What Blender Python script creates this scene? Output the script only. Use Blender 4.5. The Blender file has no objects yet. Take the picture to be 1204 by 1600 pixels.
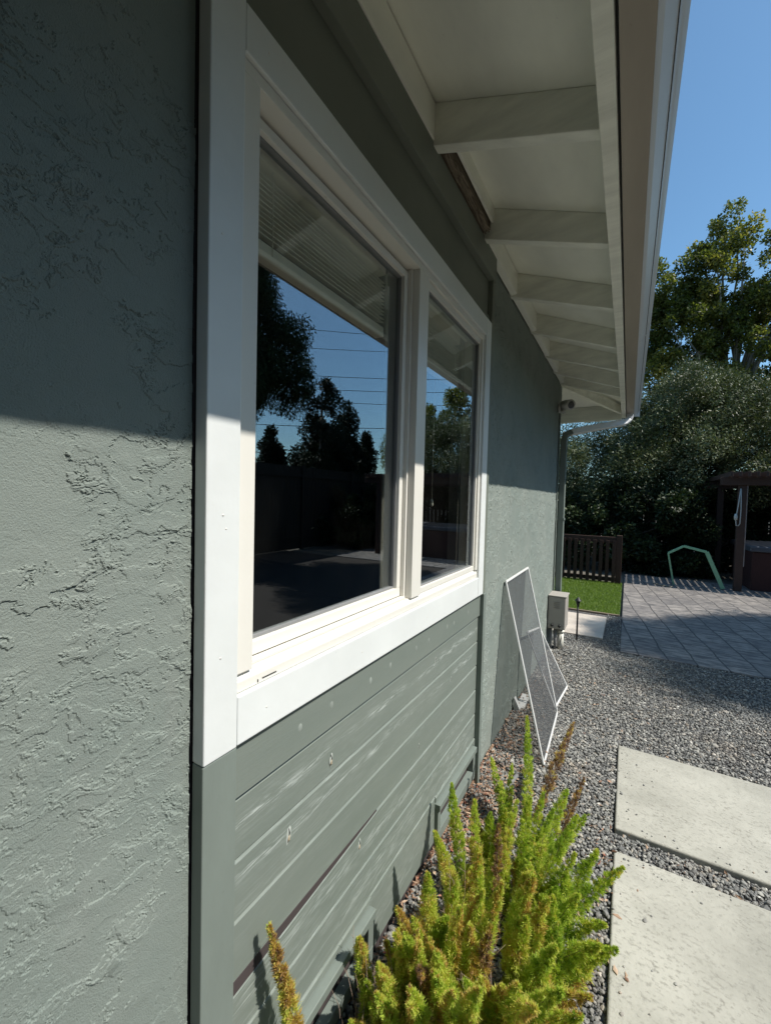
import bpy, bmesh, math, random
import numpy as np
from mathutils import Vector, Matrix

# ---------------------------------------------------------------- camera, sky, sun, exposure
scn = bpy.context.scene
col = scn.collection
CAM = Vector((0.66, 0.0, 1.5))
YAW, PITCH, ROLL = math.radians(30.0255), math.radians(2.0506), math.radians(1.4618)
fwd = Vector((-math.sin(YAW) * math.cos(PITCH), math.cos(YAW) * math.cos(PITCH), -math.sin(PITCH)))
rt0 = Vector((math.cos(YAW), math.sin(YAW), 0))
up0 = rt0.cross(fwd)
rt = rt0 * math.cos(ROLL) + up0 * math.sin(ROLL)
up = -rt0 * math.sin(ROLL) + up0 * math.cos(ROLL)
cd = bpy.data.cameras.new('camera')
cam = bpy.data.objects.new('camera', cd)
col.objects.link(cam)
m = Matrix((rt, up, -fwd)).transposed().to_4x4()
m.translation = CAM
cam.matrix_world = m
cd.sensor_fit = 'VERTICAL'
cd.sensor_height = 24.0
cd.lens = 24.0 * 654.774 / 1600.0
cd.clip_start = 0.02
cd.clip_end = 3000
scn.camera = cam

SUN_DIR = Vector((0.735, 0.075, 0.97)).normalized()      # towards the sun
SUN_EL = math.asin(SUN_DIR.z)
SUN_AZ = math.atan2(SUN_DIR.x, SUN_DIR.y)                # clockwise from +Y
world = bpy.data.worlds.new('World')
scn.world = world
world.use_nodes = True
wt = world.node_tree
wt.nodes.clear()
sky = wt.nodes.new('ShaderNodeTexSky')
sky.sky_type = 'NISHITA'
sky.sun_disc = False
sky.sun_elevation = SUN_EL
sky.sun_rotation = SUN_AZ
sky.air_density = 1.0
sky.dust_density = 1.0
sky.ozone_density = 1.0
bg = wt.nodes.new('ShaderNodeBackground')
bg.inputs['Strength'].default_value = 0.15
wo = wt.nodes.new('ShaderNodeOutputWorld')
tint = wt.nodes.new('ShaderNodeMix'); tint.data_type = 'RGBA'; tint.blend_type = 'MULTIPLY'
tint.inputs[0].default_value = 1.0; tint.inputs[7].default_value = (0.76, 1.05, 1.13, 1)
wt.links.new(sky.outputs[0], tint.inputs[6])
wt.links.new(tint.outputs[2], bg.inputs[0])
wt.links.new(bg.outputs[0], wo.inputs[0])

sd = bpy.data.lights.new('sun', 'SUN')
sd.energy = 5.6
sd.angle = math.radians(0.5)
sd.color = (1.0, 0.955, 0.88)
sun = bpy.data.objects.new('sun', sd)
sun.rotation_euler = (-SUN_DIR).to_track_quat('-Z', 'Y').to_euler()
sun.location = (8, 1, 12)
col.objects.link(sun)

scn.view_settings.view_transform = 'Standard'
scn.view_settings.look = 'None'
scn.view_settings.exposure = 0.05
scn.view_settings.gamma = 1.0
scn.render.engine = 'CYCLES'
scn.cycles.max_bounces = 10
scn.cycles.transparent_max_bounces = 24
scn.cycles.diffuse_bounces = 4
scn.cycles.glossy_bounces = 5
scn.cycles.use_denoising = True
scn.cycles.sample_clamp_indirect = 6.0

R = random.Random(7)
NR = np.random.default_rng(11)


# ---------------------------------------------------------------- object helpers
def tag(o, label=None, cat=None, group=None, kind=None):
    if label: o['label'] = label
    if cat: o['category'] = cat
    if group: o['group'] = group
    if kind: o['kind'] = kind
    return o


def empty(name, loc, label=None, cat=None, group=None):
    o = bpy.data.objects.new(name, None)
    o.empty_display_size = 0.1
    o.location = loc
    col.objects.link(o)
    return tag(o, label, cat, group)


def link(name, me, mat, parent=None):
    o = bpy.data.objects.new(name, me)
    if mat is not None:
        me.materials.append(mat)
    col.objects.link(o)
    if parent is not None:
        o.parent = parent
        # world coordinates were used for the mesh: move it into the parent's space
        off = Vector((0, 0, 0))
        p = parent
        while p is not None:
            off += p.location
            p = p.parent
        me.transform(Matrix.Translation(-off))
    return o


class MB:
    def __init__(s):
        s.v = []; s.f = []; s.smooth = []

    def add(s, vs, fs, smooth=False):
        b = len(s.v)
        s.v += [tuple(v) for v in vs]
        s.f += [tuple(i + b for i in f) for f in fs]
        s.smooth += [smooth] * len(fs)
        return s

    def box(s, x0, x1, y0, y1, z0, z1):
        vs = [(x, y, z) for x in (x0, x1) for y in (y0, y1) for z in (z0, z1)]
        return s.add(vs, [(0, 1, 3, 2), (4, 6, 7, 5), (0, 4, 5, 1), (2, 3, 7, 6), (0, 2, 6, 4), (1, 5, 7, 3)])

    def bar(s, a, b, w, h, upv=(0, 0, 1)):
        a = Vector(a); b = Vector(b); d = (b - a).normalized()
        sx = d.cross(Vector(upv)).normalized(); sy = sx.cross(d).normalized()
        vs = []
        for p in (a, b):
            for i, j in ((-1, -1), (1, -1), (1, 1), (-1, 1)):
                vs.append(p + sx * (w / 2 * i) + sy * (h / 2 * j))
        return s.add(vs, [(0, 1, 2, 3), (7, 6, 5, 4), (0, 4, 5, 1), (1, 5, 6, 2), (2, 6, 7, 3), (3, 7, 4, 0)])

    def tube(s, pts, radii, n=8, caps=True):
        pts = [Vector(p) for p in pts]
        if not hasattr(radii, '__len__'): radii = [radii] * len(pts)
        vs = []; fs = []
        ref = None
        for i, p in enumerate(pts):
            d = (pts[min(i + 1, len(pts) - 1)] - pts[max(i - 1, 0)]).normalized()
            if ref is None:
                ref = d.orthogonal().normalized()
            ref = (ref - d * ref.dot(d)).normalized()
            bn = d.cross(ref)
            for k in range(n):
                a = 2 * math.pi * k / n
                vs.append(p + (ref * math.cos(a) + bn * math.sin(a)) * radii[i])
        for i in range(len(pts) - 1):
            for k in range(n):
                a = i * n + k; b = i * n + (k + 1) % n
                fs.append((a, b, b + n, a + n))
        if caps:
            fs.append(tuple(range(n - 1, -1, -1)))
            fs.append(tuple(range((len(pts) - 1) * n, len(pts) * n)))
        return s.add(vs, fs, True)

    def prism_y(s, prof, y0, y1, prof2=None):
        """profile in (x, z) swept along Y; prof2 = profile at y1."""
        n = len(prof); q = prof2 or prof
        vs = [(x, y0, z) for x, z in prof] + [(x, y1, z) for x, z in q]
        fs = [(i, (i + 1) % n, (i + 1) % n + n, i + n) for i in range(n)]
        fs += [tuple(range(n - 1, -1, -1)), tuple(range(n, 2 * n))]
        return s.add(vs, fs)

    def lathe(s, prof, c, n=20):
        """(r, z) profile about a vertical axis through c."""
        vs = []; fs = []
        for r, z in prof:
            for k in range(n):
                a = 2 * math.pi * k / n
                vs.append((c[0] + r * math.cos(a), c[1] + r * math.sin(a), c[2] + z))
        for i in range(len(prof) - 1):
            for k in range(n):
                a = i * n + k; b = i * n + (k + 1) % n
                fs.append((a, b, b + n, a + n))
        return s.add(vs, fs, True)

    def build(s, name, mat, parent=None, bevel=0.0, seg=2):
        me = bpy.data.meshes.new(name)
        me.from_pydata(s.v, [], s.f)
        bm = bmesh.new(); bm.from_mesh(me)
        for f, sm in zip(bm.faces, s.smooth): f.smooth = sm
        bmesh.ops.recalc_face_normals(bm, faces=bm.faces)
        if bevel > 0:
            es = [e for e in bm.edges if len(e.link_faces) == 2 and e.calc_face_angle(0) > 0.5]
            bmesh.ops.bevel(bm, geom=es, offset=bevel, segments=seg, profile=0.5, affect='EDGES')
        bm.to_mesh(me); bm.free()
        return link(name, me, mat, parent)


def np_mesh(name, verts, faces, mat, parent=None, rnd=None, smooth=False):
    """verts (N,3); faces (M,k) equal-sized polygons; rnd per-vertex float attribute"""
    me = bpy.data.meshes.new(name)
    verts = np.asarray(verts, dtype=np.float32); faces = np.asarray(faces, dtype=np.int32)
    nv, nf, k = len(verts), len(faces), faces.shape[1]
    me.vertices.add(nv); me.vertices.foreach_set('co', verts.ravel())
    me.loops.add(nf * k); me.loops.foreach_set('vertex_index', faces.ravel())
    me.polygons.add(nf); me.polygons.foreach_set('loop_start', np.arange(0, nf * k, k, dtype=np.int32))
    me.polygons.foreach_set('use_smooth', np.full(nf, smooth))
    me.update(calc_edges=True)
    if rnd is not None:
        at = me.attributes.new('rnd', 'FLOAT', 'POINT')
        at.data.foreach_set('value', np.asarray(rnd, dtype=np.float32))
    return link(name, me, mat, parent)


# ---------------------------------------------------------------- material helpers
class N:
    def __init__(s, name):
        s.m = bpy.data.materials.new(name); s.m.use_nodes = True
        s.t = s.m.node_tree; s.t.nodes.clear()
        s.out = s.t.nodes.new('ShaderNodeOutputMaterial')

    def n(s, typ, _p=None, **inp):
        nd = s.t.nodes.new('ShaderNode' + typ)
        for k, v in (_p or {}).items(): setattr(nd, k, v)
        for k, v in inp.items():
            key = int(k[1:]) if k[0] == '_' and k[1:].isdigit() else k.replace('_', ' ')
            s.set(nd.inputs[key], v)
        return nd

    def set(s, sock, v):
        if isinstance(v, bpy.types.NodeSocket): s.t.links.new(v, sock)
        elif isinstance(v, bpy.types.Node): s.t.links.new(v.outputs[0], sock)
        elif isinstance(v, (tuple, list)) and len(v) == 3 and sock.type == 'RGBA': sock.default_value = (*v, 1)
        else: sock.default_value = v

    def pos(s, scale=(1, 1, 1), rot=(0, 0, 0), loc=(0, 0, 0)):
        g = s.n('NewGeometry')
        return s.n('Mapping', None, Vector=g.outputs['Position'], Scale=scale, Rotation=rot, Location=loc)

    def noise(s, vec, scale, detail=3, rough=0.55, dist=0.0):
        return s.n('TexNoise', None, Vector=vec, Scale=scale, Detail=detail, Roughness=rough, Distortion=dist).outputs['Fac']

    def ramp(s, fac, stops, interp='LINEAR'):
        nd = s.n('ValToRGB', None, Fac=fac)
        cr = nd.color_ramp; cr.interpolation = interp
        while len(cr.elements) > 1: cr.elements.remove(cr.elements[-1])
        for i, (p, c) in enumerate(stops):
            e = cr.elements[0] if i == 0 else cr.elements.new(p)
            e.position = p
            e.color = (c, c, c, 1) if not hasattr(c, '__len__') else (*c, 1)
        return nd.outputs[0]

    def math(s, op, a, b=0.0, clamp=False):
        return s.n('Math', {'operation': op, 'use_clamp': clamp}, _0=a, _1=b).outputs[0]

    def mix(s, fac, a, b, mode='MIX'):
        nd = s.n('Mix', {'data_type': 'RGBA', 'blend_type': mode})
        s.set(nd.inputs[0], fac); s.set(nd.inputs[6], a); s.set(nd.inputs[7], b)
        return nd.outputs[2]

    def bump(s, h, strength=0.3, dist=0.01, normal=None):
        nd = s.n('Bump', None, Height=h, Strength=strength, Distance=dist)
        if normal is not None: s.set(nd.inputs['Normal'], normal)
        return nd.outputs[0]

    def bsdf(s, color, rough=0.6, normal=None, metal=0.0, spec=0.5, **kw):
        p = s.n('BsdfPrincipled')
        s.set(p.inputs['Base Color'], color); s.set(p.inputs['Roughness'], rough)
        p.inputs['Metallic'].default_value = metal
        p.inputs['Specular IOR Level'].default_value = spec
        if normal is not None: s.set(p.inputs['Normal'], normal)
        for k, v in kw.items(): s.set(p.inputs[k.replace('_', ' ')], v)
        s.t.links.new(p.outputs[0], s.out.inputs[0])
        return s.m


def simple(name, c, rough=0.6, var=0.12, scale=8, bump=0.1, bscale=60, metal=0.0, stretch=(1, 1, 1), spec=0.5):
    s = N(name); v = s.pos(stretch)
    f = s.noise(v, scale, 5)
    cc = s.mix(f, tuple(x * (1 - var) for x in c), tuple(min(1, x * (1 + var)) for x in c))
    h = s.noise(v, bscale, 4)
    return s.bsdf(cc, rough, s.bump(h, bump, 0.003), metal, spec)


def mat_stucco():
    s = N('painted_stucco')
    v = s.pos()
    grit = s.noise(v, 420, 4, 0.7)
    lump = s.noise(v, 95, 4, 0.6)
    n1 = s.bump(lump, 0.10, 0.003)
    n2 = s.bump(grit, 0.9, 0.0020, n1)
    tone = s.noise(v, 2.6, 5, .6)
    cc = s.mix(s.ramp(tone, [(.3, 0.0), (.7, 1.0)]), (0.208, 0.246, 0.222), (0.256, 0.284, 0.255))
    ch = s.ramp(s.noise(s.pos((1, 3, 0.5)), 5, 6), [(0.55, 0.0), (0.8, 0.25)])
    cc = s.mix(ch, cc, (0.26, 0.26, 0.245))
    sp = s.ramp(s.noise(v, 60, 3, .6), [(.66, 0.0), (.74, .35)])
    cc = s.mix(sp, cc, (0.15, 0.17, 0.155))
    return s.bsdf(cc, 0.75, n2, spec=0.25)


def mat_siding():
    s = N('painted_siding')
    v = s.pos((1, 0.9, 14))
    grain = s.noise(v, 16, 8, 0.7, 0.4)
    fine = s.noise(s.pos((1, 1.3, 30)), 11, 9, 0.72)
    base = s.mix(s.noise(s.pos((1, .6, 2)), 4, 5), (0.150, 0.180, 0.158), (0.204, 0.228, 0.200))
    # paint weathered along the grain into pale streaks
    zz = s.n('SeparateXYZ', None, Vector=s.n('NewGeometry').outputs['Position'])
    wob = s.math('MULTIPLY', s.math('SUBTRACT', s.noise(s.pos((1, 1, 1)), 3.0, 3), 0.5), 0.05)
    zb = s.math('ADD', zz.outputs[2], wob)
    bands = s.ramp(zb, [(0.0, .25), (.10, .15), (.13, .5), (.19, .2), (.27, .30), (.32, .75), (.37, .25), (.42, .2), (.445, .85), (.485, .2), (.55, .05), (.59, .10), (.64, .15), (.705, .12), (.718, 1.0), (.735, .25), (.77, .12), (.818, .15), (.832, 1.0), (.848, .2), (.88, .05), (1, 0)])
    broken = s.ramp(s.noise(s.pos((1, .8, 7.5), loc=(0, 3, .2)), 2.6, 5, .65), [(0.40, 0.0), (0.56, 1.0)])
    st = s.math('MULTIPLY', s.ramp(fine, [(0.50, 0.0), (0.55, 1.0)]), s.math('MULTIPLY', bands, broken))
    cc = s.mix(s.math('MULTIPLY', st, 0.9), base, (0.50, 0.54, 0.51))
    dk = s.math('MULTIPLY', s.ramp(s.noise(s.pos((1, 14, 5)), 6, 5, .7), [(0.68, 0.0), (0.74, 1.0)]), 0.25)
    cc = s.mix(dk, cc, (0.10, 0.12, 0.105))
    n = s.bump(grain, 0.35, 0.0015)
    n = s.bump(fine, 0.25, 0.001, n)
    n = s.bump(s.noise(s.pos(), 7, 3), 0.3, 0.004, n)
    return s.bsdf(cc, 0.5, n, spec=0.4)


def mat_paint(name, c, rough=0.5, dirt=0.06, stretch=(1, 1, 1), bump=0.12):
    s = N(name)
    v = s.pos(stretch)
    f = s.ramp(s.noise(v, 3.5, 6, 0.6), [(0.35, 0.0), (0.75, 1.0)])
    cc = s.mix(f, c, tuple(x * (1 - dirt) for x in c))
    sp = s.ramp(s.noise(s.pos(), 55, 3, 0.6), [(0.72, 0.0), (0.78, 1.0)])
    cc = s.mix(s.math('MULTIPLY', sp, 0.35), cc, tuple(x * 0.5 for x in c))
    n = s.bump(s.noise(v, 30, 5), bump, 0.002)
    n = s.bump(s.noise(s.pos(), 5, 2), 0.15, 0.006, n)
    return s.bsdf(cc, rough, n, spec=0.4)


def mat_leaf(name, stops, rough=0.45, trans=0.25, spec=0.5, patch=None):
    s = N(name)
    at = s.n('Attribute', {'attribute_name': 'rnd'})
    cc = s.ramp(at.outputs['Fac'], stops)
    p = s.n('BsdfPrincipled')
    s.set(p.inputs['Base Color'], cc); p.inputs['Roughness'].default_value = rough
    p.inputs['Specular IOR Level'].default_value = spec
    tr = s.n('BsdfTranslucent', None, Color=s.mix(0.5, cc, (0.25, 0.28, 0.02), 'ADD') if trans > 0 else cc)
    s.set(tr.inputs[0], s.mix(1.0, cc, (1.25, 1.35, 0.7), 'MULTIPLY'))
    mx = s.n('MixShader', None, _0=trans, _1=p.outputs[0], _2=tr.outputs[0])
    s.t.links.new(mx.outputs[0], s.out.inputs[0])
    return s.m


def mat_glass():
    s = N('window_glass')
    lw = s.n('LayerWeight', None, Blend=0.5)
    fac = s.math('ADD', s.math('MULTIPLY', s.math('POWER', lw.outputs['Facing'], 4.0), 0.8), 0.155, True)
    dust = s.ramp(s.noise(s.pos(), 3.0, 6, .65), [(.45, 0.0), (.75, .006)])
    v = s.pos()
    nrm = s.bump(s.noise(v, 1.6, 1), 0.05, 0.004)
    gl = s.n('BsdfGlossy', None, Color=(0.86, 0.93, 1.0), Roughness=0.0)
    s.set(gl.inputs['Normal'], nrm)
    tr = s.n('BsdfTransparent', None, Color=(0.94, 0.95, 0.92))
    mx = s.n('MixShader', None, _0=fac, _1=tr.outputs[0], _2=gl.outputs[0])
    df = s.n('BsdfDiffuse', None, Color=(.5, .48, .44))
    m2 = s.n('MixShader', None, _0=dust, _1=mx.outputs[0], _2=df.outputs[0])
    s.t.links.new(m2.outputs[0], s.out.inputs[0])
    return s.m


def mat_mesh_screen():
    s = N('insect_mesh')
    d = s.n('BsdfPrincipled'); s.set(d.inputs['Base Color'], (0.10, 0.105, 0.11)); d.inputs['Roughness'].default_value = 0.5
    tr = s.n('BsdfTransparent')
    f = s.ramp(s.noise(s.pos(), 9, 4), [(0.3, 0.52), (0.8, 0.66)])
    mx = s.n('MixShader', None, _0=f, _1=tr.outputs[0], _2=d.outputs[0])
    s.t.links.new(mx.outputs[0], s.out.inputs[0])
    return s.m


def mat_gravel_base():
    s = N('gravel_bed')
    v = s.pos()
    vo = s.n('TexVoronoi', None, Vector=v, Scale=62.0)
    c = s.ramp(vo.outputs['Color'], [(0.0, (0.05, 0.05, 0.055)), (0.5, (0.12, 0.12, 0.12)), (1.0, (0.26, 0.25, 0.235))])
    t = s.noise(v, 1.2, 5)
    cc = s.mix(s.ramp(t, [(0.45, 0.0), (0.7, 0.6)]), c, (0.11, 0.085, 0.065))
    h = s.math('SUBTRACT', 1.0, vo.outputs['Distance'])
    return s.bsdf(cc, 0.85, s.bump(h, 1.0, 0.02))


def mat_concrete(name='slab_concrete', a=(0.32, 0.31, 0.265), b=(0.45, 0.435, 0.375)):
    s = N(name); v = s.pos()
    cc = s.mix(s.ramp(s.noise(v, 2.0, 8, .68), [(0.36, 0.0), (0.62, 1.0)]), a, b)
    # oblong pits and dark lichen specks
    pv = s.pos((1.0, 1.5, 1), (0, 0, 0.5))
    pits = s.ramp(s.noise(pv, 58, 6, .66), [(0.53, 0.0), (0.66, 1.0)])
    area = s.ramp(s.noise(v, 3.1, 5, .6), [(0.38, 0.1), (0.66, 0.85)])
    cc = s.mix(s.math('MULTIPLY', pits, area), cc, (0.20, 0.19, 0.16))
    sp = s.ramp(s.noise(v, 140, 3, .6), [(0.66, 0.0), (0.74, 0.6)])
    cc = s.mix(sp, cc, (0.22, 0.21, 0.19))
    h = s.math('SUBTRACT', s.noise(v, 90, 4), s.math('MULTIPLY', pits, 0.8))
    return s.bsdf(cc, 0.85, s.bump(h, 0.4, 0.003), spec=0.3)


def mat_patio():
    s = N('stamped_patio')
    v0 = s.pos((1, 1, 1), (0, 0, math.radians(83)))
    wn = s.n('TexNoise', None, Vector=v0, Scale=2.5, Detail=3.0)
    ws = s.n('VectorMath', {'operation': 'SCALE'}, _0=wn.outputs['Color']); ws.inputs['Scale'].default_value = 0.06
    v = s.n('VectorMath', {'operation': 'ADD'}, _0=v0, _1=ws.outputs[0]).outputs[0]
    bt = s.n('TexBrick', {'offset': 0.5}, Vector=v, Scale=1.0)
    bt.inputs['Brick Width'].default_value = 0.36; bt.inputs['Row Height'].default_value = 0.235
    bt.inputs['Mortar Size'].default_value = 0.008; bt.inputs['Mortar Smooth'].default_value = 0.3
    s.set(bt.inputs['Color1'], (0.22, 0.20, 0.185)); s.set(bt.inputs['Color2'], (0.34, 0.305, 0.27)); s.set(bt.inputs['Mortar'], (0.05, 0.048, 0.045))
    blotch = s.ramp(s.noise(s.pos((1, 2.6, 1)), 6.5, 7, .7), [(0.42, 0.0), (0.60, 0.9)])
    cc = s.mix(blotch, bt.outputs['Color'], (0.095, 0.09, 0.088))
    cl = s.noise(s.pos((1, 3, 1)), 9, 7, .65)
    h = s.math('SUBTRACT', s.math('MULTIPLY', cl, 0.7), bt.outputs['Fac'])
    return s.bsdf(cc, 0.62, s.bump(h, 0.6, 0.006))


def mat_wood(name, c, stretch=(1, 1, 8), rough=0.7, var=.4):
    s = N(name); v = s.pos(stretch)
    g = s.noise(v, 14, 7, .65, .5)
    cc = s.mix(g, tuple(x * (1 - var) for x in c), tuple(x * (1 + var) for x in c))
    return s.bsdf(cc, rough, s.bump(g, 0.4, 0.003), spec=0.3)


KN = mat_paint('filler', (0.42, 0.45, 0.41), .6)
NP = mat_paint('patched_nail', (0.27, 0.30, 0.27), .6, .3)
STUCCO = mat_stucco()
SIDING = mat_siding()
WHITE = mat_paint('white_trim_paint', (0.74, 0.76, 0.745), 0.5, .10, (1, 1, 1), .25)
VINYL = mat_paint('cream_vinyl', (0.76, 0.735, 0.67), 0.3, 0.03, bump=0.03)
SOFFIT = mat_paint('soffit_paint', (0.92, 0.92, 0.82), 0.6, 0.20, (1, .5, 1), .25)
RAFTER = mat_paint('rafter_paint', (0.89, 0.89, 0.79), 0.55, 0.22, (1, 7, 7), .4)
GREENP = mat_paint('green_trim_paint', (0.19, 0.222, 0.198), 0.5, 0.15, (1, 3, 1), .25)
GREEND = mat_paint('green_header_paint', (0.19, 0.21, 0.175), 0.55, 0.15, (1, 1, 1), .25)
GUTTER = mat_paint('white_gutter_enamel', (0.78, 0.79, 0.80), 0.35, 0.05, bump=.03)
GUTTER_SHADE = mat_paint('gutter_shaded_underside', (0.40, 0.35, 0.29), 0.5, 0.2, (2, .3, 1), bump=.05)  # shade under the cream gutter put into a darker, browner colour
GLASS = mat_glass()
MESH = mat_mesh_screen()
ALU = simple('white_aluminium', (0.72, 0.72, 0.70), 0.4)
BLIND = simple('blind_vinyl', (0.86, 0.80, 0.70), 0.45, .06)
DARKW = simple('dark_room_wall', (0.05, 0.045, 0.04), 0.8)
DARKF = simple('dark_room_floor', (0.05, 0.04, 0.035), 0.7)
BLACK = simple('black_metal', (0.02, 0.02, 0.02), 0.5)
PVC = simple('white_pvc', (0.7, 0.68, 0.6), 0.5)
GREYP = simple('grey_conduit', (0.22, 0.22, 0.22), 0.5)
UBOX = mat_paint('utility_box_paint', (0.40, 0.37, 0.33), 0.5, 0.15)
CAMW = simple('camera_plastic', (0.55, 0.54, 0.50), 0.5)
RAWWOOD = mat_wood('bare_wood', (0.13, 0.105, 0.075), (9, 1.5, 9), .9, .85)
FENCEW = mat_wood('dark_fence_wood', (0.055, 0.03, 0.022))
BFENCE = mat_wood('board_fence_wood', (0.045, 0.036, 0.028))
PERG = mat_wood('pergola_wood', (0.075, 0.045, 0.034))
TUBW = mat_wood('hot_tub_cladding', (0.07, 0.03, 0.025), (8, 1, 1))
ROOFM = simple('roof_shingle', (0.10, 0.09, 0.085), 0.9, .4, 30, .6, 80)
KNOT = simple('knot_wood', (0.42, 0.33, 0.22), 0.7)
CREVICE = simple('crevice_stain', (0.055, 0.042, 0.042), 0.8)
BARK = mat_wood('bark', (0.13, 0.10, 0.08), (1, 1, .3))
PBARK = mat_wood('pale_bark', (0.26, 0.24, 0.20), (1, 1, .4))
CONC = mat_concrete()
CONCB = mat_concrete('pad_concrete', (0.50, 0.43, 0.36), (0.60, 0.53, 0.45))
PATIO = mat_patio()
GRAVB = mat_gravel_base()
SOIL = simple('dark_mulch', (0.035, 0.028, 0.022), 0.9, .5, 20, .8, 40)
GREEN_F = simple('green_enamel', (0.26, 0.50, 0.30), 0.5)
TERRA = simple('ground_earth', (0.13, 0.115, 0.09), 0.95, .3, 3, .5, 12)

# ---------------------------------------------------------------- ground, patio, slabs, lawn
def sheet(name, x0, x1, y0, y1, z, mat, t=None):
    mb = MB()
    if t is None:
        mb.add([(x0, y0, z), (x1, y0, z), (x1, y1, z), (x0, y1, z)], [(0, 1, 2, 3)])
        return mb.build(name, mat)
    mb.box(x0, x1, y0, y1, z - t, z)
    return mb.build(name, mat, bevel=0.008, seg=3)


tag(sheet('ground', -900, 900, -900, 900, -0.03, TERRA), kind='structure')
tag(sheet('mulch_bed', -0.6, 2.62, -5.0, 0.45, -0.005, SOIL), kind='structure')  # unseen dark ground added behind the camera to cut bounced light
tag(sheet('gravel_path', -0.6, 2.62, 0.451, 6.32, -0.006, GRAVB), kind='structure')
tag(sheet('mulch_bed', 2.641, 7.2, -3.0, 8.39, -0.004, SOIL), kind='structure')
o = sheet('patio', 0.645, 2.64, 4.78, 10.1, 0.016, PATIO, 0.06); tag(o, kind='structure')
o = sheet('patio', 2.641, 5.6, 8.40, 10.1, 0.016, PATIO, 0.06); tag(o, kind='structure')
o = sheet('concrete_pad', -1.5, 0.475, 5.12, 6.10, 0.02, CONCB, 0.06); tag(o, kind='structure')
o = sheet('path_slab', 0.665, 2.1, 2.15, 2.905, 0.022, CONC, 0.06); tag(o, kind='structure')
o = sheet('path_slab', 0.665, 2.1, 0.9, 2.01, 0.022, CONC, 0.06); tag(o, kind='structure')
LAWNM = simple('lawn_soil', (0.05, 0.09, 0.02), 0.9, .3, 14, .5, 60)
tag(sheet('lawn', -3.5, 0.62, 6.36, 8.95, 0.0, LAWNM), kind='structure')
mb = MB().box(-1.6, 0.62, 6.31, 6.345, -0.02, 0.018)
tag(mb.build('lawn_edging', mat_wood('edging', (0.22, 0.17, 0.12), (1, 8, 1)), bevel=.004), 'pale timber edging strip along the near side of the green lawn', 'edging')

# lawn blades
def blades():
    n = 60000
    x = NR.uniform(-2.0, 0.615, n); y = NR.uniform(6.37, 8.93, n)
    h = NR.uniform(0.018, 0.04, n); a = NR.uniform(0, 2 * np.pi, n); w = 0.0028
    lean = NR.normal(0, 0.012, (n, 2))
    b = np.stack([x, y, np.zeros(n)], 1)
    dx = np.stack([np.cos(a) * w, np.sin(a) * w, np.zeros(n)], 1)
    tip = b + np.stack([lean[:, 0], lean[:, 1], h], 1)
    v = np.stack([b - dx, b + dx, tip], 1).reshape(-1, 3)
    f = np.arange(3 * n).reshape(-1, 3)
    r = np.repeat(np.clip(NR.normal(.5, .2, n), 0, 1), 3)
    m_ = mat_leaf('turf', [(0, (0.09, 0.15, 0.02)), (1, (0.24, 0.34, 0.05))], .5, .3)
    tag(np_mesh('grass', v, f, m_, rnd=r), 'short bright green turf between fence and concrete pad', 'grass', kind='stuff')


blades()

# crushed stones
ICO_V = []
ph = (1 + 5 ** .5) / 2
for a_, b_ in ((1, ph), (-1, ph), (1, -ph), (-1, -ph)):
    ICO_V += [(0, a_, b_), (a_, b_, 0), (b_, 0, a_)]
ICO_V = np.array(ICO_V) / math.hypot(1, ph)


def ico_faces():
    bm = bmesh.new()
    vs = [bm.verts.new(v) for v in ICO_V]
    r_ = bmesh.ops.convex_hull(bm, input=vs)
    bm.verts.index_update()
    f = [[v.index for v in fc.verts] for fc in bm.faces]
    bm.free()
    return np.array(f)


ICO_F = ico_faces()


def rot_mats(n):
    q = NR.normal(size=(n, 4)); q /= np.linalg.norm(q, axis=1)[:, None]
    w, x, y, z = q.T
    return np.stack([np.stack([1 - 2 * (y * y + z * z), 2 * (x * y - z * w), 2 * (x * z + y * w)], 1),
                     np.stack([2 * (x * y + z * w), 1 - 2 * (x * x + z * z), 2 * (y * z - x * w)], 1),
                     np.stack([2 * (x * z - y * w), 2 * (y * z + x * w), 1 - 2 * (x * x + y * y)], 1)], 1)


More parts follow.
